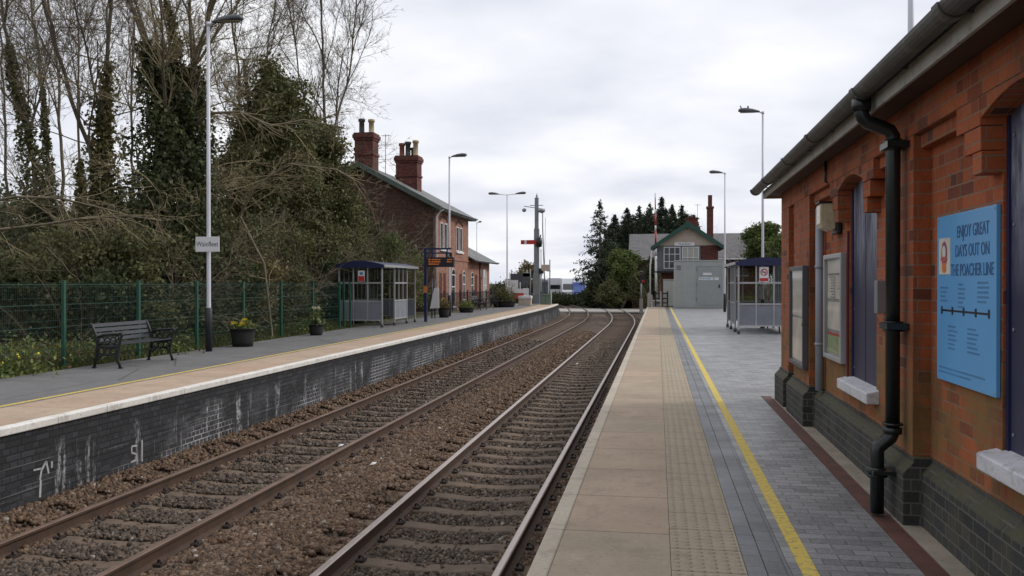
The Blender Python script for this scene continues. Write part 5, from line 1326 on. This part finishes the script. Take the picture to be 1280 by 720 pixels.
def bare_tree(base, label, stems, ivy=None, name='bare_tree', maxl=4, twigmat='twig', barkmat='bark', group=None, dens=1.0):
    """stems: list of (list of local trunk points, r0, r1, crown_len, n_limbs)"""
    th = thing(name, tuple(base), label, 'tree', group); w = Wood(); tw = Wood(); ivypts = []
    for path, r0, r1, cl, nl in stems:
        P = [Vector(p) for p in path]; fine = []
        for a, b in zip(P, P[1:]):
            m_ = max(2, int((b-a).length/.6))
            for i in range(m_): fine.append(a.lerp(b, i/m_) + Vector((rr.gauss(0,.025), rr.gauss(0,.025), 0)))
        fine.append(P[-1]); n = len(fine)
        for i in range(n-1): w.seg(tuple(fine[i]), tuple(fine[i+1]), .70*(r0+(r1*.6-r0)*(i/n)**.55), .70*(r0+(r1*.6-r0)*((i+1)/n)**.55))
        ivypts.append([(f, r0) for f in fine])
        top = fine[-1]; dd = (fine[-1]-fine[-3]).normalized()
        for i in range(nl):
            j = rr.randint(int(n*.45), n-1); q = fine[j] if i > 1 else top; ax = Vector((rr.gauss(0,1), rr.gauss(0,1), 0)).normalized()
            grow(w, tw, q, dd*.9 + ax*rr.uniform(.25,.8) + Vector((0,0,.3)), cl*rr.uniform(.6,1.1), r1*rr.uniform(.3,.6), 1, maxl, dens)
        for i in range(7):          # long low side limbs that cross in front of their neighbours
            j = rr.randint(int(n*.22), int(n*.85)); q = fine[j]; a = rr.uniform(0, 6.28)
            grow(w, tw, q, Vector((math.cos(a), math.sin(a), rr.uniform(-.05,.7))), cl*rr.uniform(.55,1.0), r1*rr.uniform(.22,.4), 2, maxl+1, dens*.8, -.012, .7, .09)
    w.build('trunk', M[barkmat], th, 7)
    if tw.a: tw.build('twigs', M[twigmat], th, 3)
    if ivy:
        for (si, z0, z1, rad, cnt, mt) in ivy:
            pts = np.array([tuple(p) for p, _ in ivypts[si] if z0-.5 <= p.z <= z1+.5]); 
            if len(pts) < 2: continue
            u = rng.uniform(0,1,cnt)*(len(pts)-1); i = np.minimum(u.astype(int), len(pts)-2); c = pts[i]+(pts[i+1]-pts[i])*(u-i)[:,None]
            nb = 9; a = rng.uniform(0,2*np.pi,cnt); ph = rr.uniform(0,6); lump = 1+.38*np.sin(a*2+c[:,2]*2.3+ph)*np.sin(c[:,2]*1.7+a+ph)+.30*np.sin(c[:,2]*4.1+a*3+ph)
            rad_ = rad*lump*rng.uniform(.15,1.25,cnt)**.6 * (1.1 - .85*np.clip((c[:,2]-z0)/(z1-z0),0,1)**1.5)
            Pp = c + np.stack([np.cos(a)*rad_, np.sin(a)*rad_, rng.normal(0,.12,cnt)],1)
            quads(Pp, (.07,.15), 'ivy', M[mt], th, .8)
    return th
def blob(th, name, mat, cnt, boxes, size, clump=.30, per=30, aspect=.7, flat=0):
    """leaf clumps filling ellipsoid shells: boxes = [(cx,cy,cz,rx,ry,rz,weight)]"""
    wts = np.array([b[6] for b in boxes], float); wts /= wts.sum(); nc = max(4, cnt//per)
    k = rng.choice(len(boxes), nc, p=wts); B = np.array([b[:6] for b in boxes])[k]
    d = rng.normal(size=(nc,3)); d /= np.linalg.norm(d,axis=1)[:,None]; rad = rng.uniform(.25,1.0,nc)**.45*rng.uniform(.85,1.12,nc)
    C_ = B[:,:3] + d*B[:,3:]*rad[:,None]
    sz = rng.uniform(.5,1.5,nc)*clump; idx = rng.integers(0,nc,cnt); P = C_[idx] + rng.normal(size=(cnt,3))*sz[idx][:,None]*np.array([1,1,.7])
    P = P[P[:,2] > .02]
    return quads(P, size, name, M[mat], th, aspect, flat)
def L3(x, y, d):
    q = at(x, d); q.z = EYE + (354-y)*d/1100; return q
def path_px(base, pts):   # trunk line through surveyed points (column,row,distance) relative to the tree's base
    return [(0,0,0)] + [tuple(L3(*p) - base) for p in pts]

# -- left-hand trees, from the left edge of the view to the house
b = at(47, 26); bare_tree(b, 'leaning ivy-clad tree at the far left with thin bare crown', [(path_px(b,[(44,230,26),(32,150,26),(14,90,26),(4,0,26),(-12,-90,26)]), .17, .07, 4.2, 9)], [(0,0,8.6,.40,4200,'leaf_ivy')], dens=1.0)
b = at(66, 31); bare_tree(b, 'slim bare tree with ivy strands just right of the leaning ivy tree', [(path_px(b,[(60,200,31),(52,110,31),(40,0,31),(28,-120,31)]), .16, .05, 4.5, 10)], [(0,0,8.0,.30,3500,'leaf_ivy')])
b = at(82, 28); bare_tree(b, 'tall straight bare tree with clean pale stem between slim ivy tree and forked tree', [(path_px(b,[(79,200,28),(74,100,28),(62,0,28),(50,-140,28)]), .13, .05, 4.5, 11)], None, barkmat='bark_pale', twigmat='twig_olive')
b = at(128, 24.5); bare_tree(b, 'forked bare tree with one stem arching to the left and an ivy column', [
    (path_px(b,[(124,240,24.5),(112,180,24.5),(88,125,24),(72,60,24),(50,-20,24),(30,-120,24)]), .17, .06, 4.2, 10),
    (path_px(b,[(131,240,24.5),(133,150,25),(134,80,25),(140,-20,25),(138,-150,25)]), .20, .07, 4.6, 12),
    (path_px(b,[(104,300,25),(98,180,25.5),(100,60,26),(88,-60,26)]), .10, .04, 3.6, 8)], [(1,0,7.0,.50,4500,'leaf_ivy'),(1,0,7.4,.70,3500,'leaf_olive'),(0,0,4.4,.35,3500,'leaf_ivy'),(2,0,5,.30,2400,'leaf_ivy')])
b = at(218, 23.5); bare_tree(b, 'big many-stemmed bare tree rising from a dark swollen sleeve of ivy', [
    (path_px(b,[(214,240,23.5),(207,115,23.5),(186,60,23.5),(160,0,23.5),(146,-80,23.5)]), .22, .09, 4.0, 10),
    (path_px(b,[(222,240,23.5),(215,120,23.8),(221,60,24),(200,-30,24),(192,-120,24)]), .18, .08, 4.2, 10),
    (path_px(b,[(228,240,24),(230,120,24),(248,60,24),(266,0,24),(300,-90,24)]), .17, .08, 4.4, 10),
    (path_px(b,[(240,240,24.5),(243,110,24.5),(238,20,24.5),(228,-90,24.5)]), .16, .06, 4.0, 9)],
    [(0,0,7.4,1.2,16000,'leaf_ivy_dark'),(2,0,7.2,1.15,15000,'leaf_ivy_dark'),(3,0,6.8,1.1,9000,'leaf_ivy'),(1,5.5,9.0,.25,1200,'leaf_ivy')], twigmat='twig_olive')
# the great ivy cone
def ivy_cone(x, d, apex_y, half_px, label, base_y=440, cnt=42000, mat='leaf_ivy', stems=None, lean=0):
    b = at(x, d); th = thing('ivy_covered_tree', tuple(b), label, 'tree'); H = EYE + (354-apex_y)*d/1100; Rm = half_px*d/1100
    w = Wood(); tw = Wood(); p = Vector((0,0,0)); pts = limb(w, p, Vector((lean*.1,0,1)), H*.93, .30, .05, 16, .03, .05)
    for i in range(42):
        q, r_, dd = pts[rr.randint(3, len(pts)-1)]; a = rr.uniform(0, 2*math.pi); u = q.z/H
        grow(w, tw, q, Vector((math.cos(a), math.sin(a), rr.uniform(-.15,.5))), Rm*(1.25-.75*u)*rr.uniform(.7,1.15), .035, 2, 4, .9, -.01, .8, .12)
    w.build('trunk', M['bark'], th, 6); tw.build('twigs', M['twig_olive'], th, 3)
    boxes = []
    for k in range(190):
        u = 1-(1-rr.uniform(.02, .99))**.62*.98; a = rr.uniform(0, 2*math.pi); prof = (1-u**2.0)**.70; R_ = Rm*prof*rr.uniform(.15,1.0)
        s = Rm*rr.uniform(.12,.25)*(1.15-.5*u); boxes.append((R_*math.cos(a)+lean*u, R_*math.sin(a), H*u*.97, s, s, s*1.25, s*s))
    for k in range(22):      # the solid heart of the ivy round the stem
        u = (k+.5)/24; s = Rm*(1-u**2)**.7*.55; boxes.append((lean*u, 0, H*u*.97, s, s, H/20, s*s*1.2))
    blob(th, 'ivy', mat, cnt, boxes, (.07,.17), .17, 26, .75)
    blob(th, 'dead_foliage', 'leaf_olive', cnt//6, boxes, (.06,.14), .22, 22, .4)
    return th
ivy_cone(345, 33, 50, 86, 'tall cone of dull green ivy and twigs smothering a tree, behind the first daffodil tub', cnt=110000, lean=-.2)
ivy_cone(393, 36, 122, 72, 'broad rounded ivy-smothered tree right of the tall ivy cone, reaching the house gable', cnt=85000)
ivy_cone(306, 34, 118, 54, 'brownish mass of ivy and twigs just right of the near lamp post', cnt=42000)
b = at(408, 38); bare_tree(b, 'bare crowned tree with an ivy sleeve behind the rounded ivy tree by the house chimneys', [
    (path_px(b,[(406,250,38),(407,160,38),(404,90,38),(402,10,38),(398,-60,38)]), .20, .06, 4.6, 12),
    (path_px(b,[(415,250,38),(420,150,38),(438,90,38),(446,10,38)]), .15, .06, 4.4, 12),
    (path_px(b,[(400,250,38),(385,150,38),(372,80,38),(366,0,38)]), .14, .05, 4.4, 10)], [(0,0,8.3,.8,9000,'leaf_ivy')], dens=1.0)
b = at(300, 34); bare_tree(b, 'thin grey bare tree whose top shows above the tall ivy cone', [
    (path_px(b,[(296,200,34),(300,100,34),(290,20,34),(286,-60,34)]), .16, .06, 5.0, 12),(path_px(b,[(310,200,34),(330,90,34),(345,0,34)]), .12, .05, 4.6, 10)], None)
b = at(168, 34); bare_tree(b, 'slender bare tree filling the gap between the ivy column and the many-stemmed tree', [
    (path_px(b,[(166,200,34),(165,100,34),(172,0,34),(176,-80,34)]), .13, .05, 5.0, 13)], [(0,0,5,.3,2500,'leaf_ivy')])
b = at(10, 33); bare_tree(b, 'bare tree at the left picture edge with fine grey twigs', [(path_px(b,[(8,200,33),(2,60,33),(-8,-80,33)]), .13, .05, 5.0, 12)], None)

# shrubs behind the fence
def shrub(x, d, w, h, label, mat='leaf_ivy', cnt=9000, size=(.06,.14), name='shrub', tw_n=16, lift=0.0, group=None, twigmat='twig', seedtop=.0):
    k_ = (x-640)/1100*math.cos(PHI)-math.sin(PHI)
    if x < 560: d = max(d, (11.25+w*.42+h*.10)/-k_)
    b = at(x, d, -.04 + lift); th = thing(name, tuple(b), label, 'shrub', group); wd = Wood(); tw = Wood()
    for i in range(tw_n):
        a = rr.uniform(0,6.28); grow(wd, tw, Vector((rr.gauss(0,w*.15), rr.gauss(0,w*.1), 0)), Vector((math.cos(a)*.55, math.sin(a)*.4, 1)), h*rr.uniform(.6,1.05), .022, 2, 4, .7, .0, .8, .13)
    tw.build('stems', M[twigmat], th, 3)
    boxes = []
    for k in range(16):
        u = rr.uniform(.08,.92); boxes.append((rr.uniform(-.5,.5)*w, rr.uniform(-.35,.35)*min(w,2.4), h*u*.9, w*.16, w*.13, h*.15, 1))
    blob(th, 'foliage', mat, cnt, boxes, size, .14, 24, .7); return th
B = [
 (-30,23,3.2,3.4,'leaf_ivy_dark',11000,'dark shrub at the left edge of the photo behind the fence'),
 (30,21.5,3.0,2.7,'leaf_ivy',11000,'dark ivy thicket behind the first visible fence panel'),
 (95,20.5,2.6,2.4,'leaf_ivy_dark',11000,'low dark thicket directly behind the fence post left of the bench'),
 (120,25,3.6,4.4,'leaf_ivy_dark',15000,'tall dark thicket under the forked tree'),
 (160,21,2.6,2.8,'leaf_ivy',11000,'ivy and bramble thicket right behind the black bench'),
 (50,27,4.2,4.8,'leaf_ivy_dark',15000,'tall dark thicket around the leaning ivy tree foot'),
 (205,22,2.6,3.2,'leaf_ivy_dark',12000,'dark thicket between the bench and the near lamp post'),
 (255,24,2.6,3.2,'leaf_ivy_dark',12000,'dark thicket behind the near lamp post'),
 (290,23.5,2.2,2.4,'leaf_olive',5200,'brown twiggy bush behind the daffodil tub'),
 (325,26,2.8,2.6,'leaf_ivy',9000,'loose green and brown bush behind the fence beyond the daffodil tub'),
 (372,27,3.2,2.7,'leaf_ivy_dark',12000,'dark bush behind the fence just left of the small tub'),
 (412,30,3.2,3.4,'leaf_ivy',11000,'green bush immediately left of the glazed shelter'),
 (450,33,3.0,4.2,'leaf_mid',11000,'bright green ivy bush above the left shelter roof'),
 (182,27,3.0,4.2,'leaf_mid',5000,'paler green bush seen between the ivy column and the dark ivy sleeve'),
]
for x, d, w, h, mt, cnt, lab in B:
    q = at(x, d); 
    if q.x > -11.3 - w*.25: q = q
    shrub(x, d, w, h, lab, mt, cnt, tw_n=11, twigmat='twig')
shrub(478, 35, 2.6, 3.6, 'olive brown straggly bush in front of the house gable', 'leaf_olive', 9000, tw_n=40, twigmat='twig_olive')
shrub(505, 39, 2.4, 3.4, 'yellowish green bush at the right end of the bushes, touching the house wall', 'leaf_mid', 8000, tw_n=16, twigmat='twig_olive')
shrub(450, 37, 2.6, 5.0, 'tall ivy bush hiding the left part of the house gable', 'leaf_ivy', 14000, tw_n=20)

# low boughs with hanging twigs in front of the thickets
def boughs():
    for (pts, lab) in (([(-190,436,20.5),(-150,330,20),(-60,262,19.5),(20,246,19.5),(75,248,20),(118,258,20.2),(135,262,20.2)],'long pale bare bough reaching in from the left above the fence, upper of two'),
                       ([(-230,440,20),(-160,340,19.5),(-60,292,19),(0,287,19),(60,280,19.3),(110,272,19.6),(160,270,20),(205,276,20.3)],'long pale bare bough reaching in from the left above the fence, lower of two'),
                       ([(340,424,24.6),(330,330,24.5),(300,270,24.5),(318,235,24.3),(360,205,24.2),(420,212,24.6),(455,232,25)],'pale crooked branch arching over the ivy cone'),
                       ([(231,165,24),(262,142,23.3),(300,140,23),(340,158,23.3),(380,150,23.5),(430,160,24)],'thin pale branch crossing the ivy cone high up')):
        b = L3(*pts[0]); th = thing('bare_bough', tuple(b), lab, 'branch'); w = Wood(); tw = Wood(); P = [L3(*p)-b for p in pts]; n = len(P)
        for i,(a,c) in enumerate(zip(P,P[1:])):
            k = 5
            for j in range(k):
                p0 = a.lerp(c,j/k); p1 = a.lerp(c,(j+1)/k); w.seg(tuple(p0), tuple(p1), .045-.03*(i+j/k)/n, .045-.03*(i+(j+1)/k)/n)
                if rr.random() < .75: grow(w, tw, p0, (c-a).normalized()+Vector((rr.gauss(0,.5),rr.gauss(0,.5),rr.uniform(-1.0,.4))), rr.uniform(.6,1.7), .013, 2, 4, 1.0, -.03, .7, .14)
        w.build('bough', M['bark_pale'], th, 5); tw.build('twigs', M['twig_olive'], th, 3)
boughs()
for x, d, w, h, lab in ((15,20.5,3.0,2.9,'tangle of bare brown stems at the left edge right behind the fence'),(100,21.5,3.0,3.4,'tangle of bare stems above the left end of the bench'),(175,21.5,2.6,3.4,'tangle of bare stems above the right end of the bench'),(232,23,2.4,3.6,'tangle of bare stems just left of the near lamp post'),(300,24.5,3.0,4.2,'tangle of arching bare stems behind the first daffodil tub'),(352,27,3.0,4.2,'tangle of bare stems beneath the tall ivy cone'),(395,30,3.0,4.4,'tangle of bare stems left of the glazed shelter')):
    shrub(x, d, w, h, lab, 'leaf_ivy', 5000, tw_n=17, twigmat='twig', name='bramble_thicket', size=(.05,.12))
# background wood behind everything on the left
def wood():
    b = Vector((-30, 40, -.05)); o = None; boxes = []
    for k in range(120):
        x = rr.uniform(-140, 470); d = rr.uniform(40, 48); h = rr.uniform(2.0, 6.3) if x < 300 else rr.uniform(2,7.5); q = at(x, d)
        boxes.append((q.x, q.y, h*.55, 1.7, 1.5, h*.5, h))
    P = blob(None, 'distant_wood', 'leaf_ivy_dark', 90000, boxes, (.16,.34), .35, 26, .75)
    tag(P, 'dark mass of woodland filling the background behind the left trees', 'woodland', kind='stuff')
wood()
for x, d, w, h, lab in ((18,43,7,6.6,'yellow-green bush far behind the leaning ivy tree'),(180,44,5,5.6,'pale green bush showing between the forked and the many-stemmed trees')):
    shrub(x, d, w, h, lab, 'leaf_mid', 7000, size=(.12,.24), tw_n=8)

# weeds and grass along the fence foot
def weeds():
    n = 26000; y = rng.uniform(9, 30, n); x = -10.42 - rng.gamma(1.6,.55,n); keep = x > -14; x, y = x[keep], y[keep]; n = len(x)
    h = rng.uniform(.05,.24,n)*np.clip((-10.3-x)/.5,.35,1.5); a = rng.uniform(0,6.28,n); w = .008+.006*rng.random(n); lx = rng.normal(0,.35,n)*h; ly = rng.normal(0,.35,n)*h
    P0 = np.stack([x,y,np.full(n,-.04)],1); dx = np.stack([np.cos(a)*w,np.sin(a)*w,np.zeros(n)],1); T = P0+np.stack([lx,ly,h],1); Mid = P0+np.stack([lx*.35,ly*.35,h*.6],1)
    V = np.stack([P0-dx,P0+dx,Mid+dx*.7,T,Mid-dx*.7],1).reshape(-1,3); F = np.arange(n*5).reshape(n,5)
    tag(npmesh('grass', V, F, M['grass']), 'rough grass and weeds along the foot of the green fence', 'grass', kind='stuff')
    # creeping leaves and dead litter
    boxes = [(-10.9-rr.uniform(0,2.4), rr.uniform(10,33), .06, .6, .8, .10, 1) for k in range(90)]
    tag(blob(None, 'ground_cover', 'leaf_mid', 26000, boxes[:55], (.04,.10), .16, 30, .7, .3), 'low creeping green ground cover under the fence', 'ground cover', kind='stuff')
    tag(blob(None, 'leaf_litter', 'leaf_dead', 12000, boxes[30:], (.04,.09), .2, 30, .7, .4), 'brown dead leaves and stems on the ground behind the fence', 'leaf litter', kind='stuff')
weeds()
for i, (x, d, lab) in enumerate(((30,14.9,'clump of green leaves with small yellow flowers at the bottom left of the fence'),(22,16.6,'smaller green clump with yellow flowers deeper behind the fence'),(190,19.2,'spiky green plant growing behind the right end of the bench'))):
    b = at(x, d, -.04); b.x = min(b.x, -11.0); th = thing('flowering_weed', tuple(b), lab, 'plant'); P = np.stack([rng.normal(0,.42,900), rng.normal(0,.35,900), np.abs(rng.normal(.12,.16,900))],1)
    quads(P, (.05,.12), 'leaves', M['leaf_lime' if i < 2 else 'leaf_mid'], th, .5)
    if i < 2:
        P = np.stack([rng.normal(0,.38,12), rng.normal(0,.3,12), rng.uniform(.25,.45,12)],1); f = quads(P, (.035,.05), 'flowers', M['petal'], th, 1.0); f['kind'] = 'stuff'

# -- right-hand side
def conifer(x, d, topy, half, label, src=None, cnt=7000, mat='conifer', sparse=False):
    b = at(x, d, -1.0); H = EYE + (354-topy-rr.uniform(-4,12))*d/1100 + 1.0; Rm = half*d/1100*rr.uniform(.95,1.35)
    th = thing('conifer', tuple(b), label, 'tree', 'conifers beyond the crossing', rz=0); m = MB(); m.tube([(0,0,0),(0,0,H*.97)], [.22,.03], 7); m.build('trunk', M['bark'], th)
    nb = int(H*22); P = []
    for k in range(nb):
        u = rr.uniform(.04,1); a = rr.uniform(0,6.28); L_ = Rm*(min(1.0, (1-u)*1.7))**.9*rr.uniform(.45,1.3)+.04; z = H*u
        m_ = max(4, int(cnt/nb*(.15+1.6*(1-u)))); t_ = np.sqrt(rng.uniform(0,1,m_)); wv = (.05+.13*t_)*(1.1-.6*u)
        P.append(np.stack([np.cos(a)*L_*t_+rng.normal(0,1,m_)*wv, np.sin(a)*L_*t_+rng.normal(0,1,m_)*wv, z - .28*L_*t_**1.5 + rng.normal(0,.10,m_) + (.25 if sparse else 0)*t_],1))
    if not sparse:
        for k in range(7):
            a = rr.uniform(0,6.28); u = rr.uniform(.1,.8); s_ = Rm*(.55-.3*u); m_ = cnt//18; dd = rng.normal(size=(m_,3)); dd /= np.linalg.norm(dd,axis=1)[:,None]
            P.append(np.array([math.cos(a)*Rm*.5*(1-u), math.sin(a)*Rm*.5*(1-u), H*u]) + dd*np.array([s_,s_,s_*1.5])*rng.uniform(.5,1.1,(m_,1)))
    quads(np.concatenate(P), (.14,.34), 'crown', M[mat], th, .45)
C = [(750,90,256,26,'tall narrow open conifer at the left end of the conifer row',True),(768,98,266,26,'conifer second from the left of the row, shorter',False),(784,100,262,26,'conifer above the round green bush, third from the left',False),
     (799,102,258,28,'conifer directly left of the red and white barrier pole',False),(812,98,254,28,'conifer behind the raised barrier pole, darkest of the row',False),(827,103,250,28,'tallest conifer right of the barrier pole',False),(840,100,258,26,'conifer between the tallest one and the box gable',False),(852,103,250,28,'conifer above the left slope of the signal box roof',False),(867,100,262,24,'rightmost conifer above the signal box ridge',False),(760,94,300,26,'low bushy conifer at the foot of the open narrow one',False)]
for x, d, ty, hf, lab, sp in C: conifer(x, d, ty, hf, lab, cnt=9000 if sp else 24000, sparse=sp)
def round_bush(x, d, topy, boty, half, label, mat, cnt=12000, size=(.10,.24)):
    b = at(x, d, -1.0); z1 = EYE + (354-topy)*d/1100 + 1.0; z0 = max(.1, EYE + (354-boty)*d/1100 + 1.0); Rm = half*d/1100
    th = thing('round_bush', tuple(b), label, 'shrub'); w = Wood(); tw = Wood()
    for i in range(9):
        a = rr.uniform(0,6.28); grow(w, tw, Vector((0,0,0)), Vector((math.cos(a)*.4, math.sin(a)*.4, 1)), z1*.8, .05, 2, 3, .6)
    tw.build('stems', M['twig'], th, 3); bx = []
    for k in range(26):
        a = rr.uniform(0,6.28); e = rr.uniform(-1,1); c_ = math.sqrt(1-e*e)*rr.uniform(.3,.8); bx.append((Rm*c_*math.cos(a), Rm*c_*math.sin(a), (z0+z1)/2+(z1-z0)/2*e*.78, Rm*.3, Rm*.3, (z1-z0)*.13, 1))
    blob(th, 'foliage', mat, cnt, bx, size, .18, 24, .7)
round_bush(778, 86, 311, 364, 25, 'rounded bright green bush in front of the conifers', 'leaf_mid', 20000)
for x, d, ty, hf, lab in ((790,108,268,20,'rounded dark evergreen crown among the conifers left of the barrier pole'),(833,108,262,22,'rounded dark evergreen crown among the conifers right of the barrier pole'),(858,108,266,20,'rounded dark evergreen crown behind the signal box chimney'),(768,104,284,20,'rounded dark evergreen crown behind the bright green bush')):
    round_bush(x, d, ty, 350, hf, lab, 'conifer', 14000, (.14,.30))
round_bush(800, 84, 340, 384, 11, 'small dark bush left of the crossing light', 'leaf_ivy', 6000)
round_bush(765, 84, 352, 382, 22, 'low dark green bush at the foot of the rounded green bush', 'leaf_ivy', 9000)
round_bush(740, 88, 352, 384, 12, 'low dark bush under the narrow open conifer', 'leaf_ivy_dark', 6000)
round_bush(815, 80, 322, 380, 10, 'dark ivy bush close to the left wall of the signal box', 'leaf_ivy_dark', 8000)
round_bush(658, 92, 326, 372, 16, 'olive green young tree behind the signal post', 'leaf_olive', 7000)
round_bush(958, 66, 279, 345, 34, 'leafy green tree seen between the lamp posts above the right shelter', 'leaf_mid', 22000, (.10,.22))
round_bush(985, 58, 290, 360, 26, 'second green tree right of the lamp post, half hidden by the brick building', 'leaf_mid', 14000, (.10,.22))
round_bush(935, 50, 372, 388, 14, 'low weedy green growth seen through the right shelter glass', 'leaf_lime', 3500, (.05,.12))
def hedge(name, label, p0, p1, h, w, mat, cnt, z0=-1.1):
    th = thing(name, (p0.x,p0.y,z0), label, 'hedge'); d = p1-p0; n = max(6, int(d.length/1.2)); bx = []
    for k in range(n):
        c = d*(k+.5)/n; bx.append((c.x, c.y, h*.5, .8, w*.5, h*.5*rr.uniform(.8,1.1), 1))
    blob(th, 'foliage', mat, cnt, bx, (.10,.22), .2, 26, .7)
    m = MB(); 
    for k in range(n*2):
        c = d*(k+.5)/(n*2); m.tube([(c.x,c.y,0),(c.x+rr.gauss(0,.1),c.y+rr.gauss(0,.1),h*.8)], .03, 4)
    s = m.build('stems', M['twig'], th)
hedge('lineside_hedge', 'low dark hedge running between the tracks and the vans', at(676,108), at(742,98), 1.35, 1.6, 'leaf_ivy_dark', 16000)
hedge('lineside_hedge', 'dark hedge behind the tracks on the outside of the curve', at(738,100), at(812,90), 1.9, 1.6, 'leaf_ivy', 14000)
hedge('distant_hedge', 'dark green distant hedge between the low house wing and the white warning sign', at(560,100), at(668,104), 3.0, 2.5, 'leaf_ivy_dark', 16000)
hedge('boundary_hedge', 'tall green boundary hedge along the far side of the right platform', Vector((15.2,14,0)), Vector((15.2,54,0)), 2.6, 1.6, 'leaf_ivy', 26000, z0=-.05)
def far_grass():
    n = 16000; x = rng.uniform(-30, 12, n); y = rng.uniform(90, 112, n); h = rng.uniform(.1,.35,n); keep = (x + 1.34) > (-((y-50)**2)/(2*250)) + 4.0
    x, y, h = x[keep], y[keep], h[keep]; n = len(x); a = rng.uniform(0,6.28,n); w = .03
    P0 = np.stack([x,y,np.full(n,-1.2)],1); dx = np.stack([np.cos(a)*w,np.sin(a)*w,np.zeros(n)],1); T = P0+np.stack([rng.normal(0,.1,n),rng.normal(0,.1,n),h],1)
    V = np.stack([P0-dx,P0+dx,T],1).reshape(-1,3); tag(npmesh('grass', V, np.arange(n*3).reshape(n,3), M['grass']), 'grass strip beside the curving tracks beyond the crossing', 'grass', kind='stuff')
far_grass()
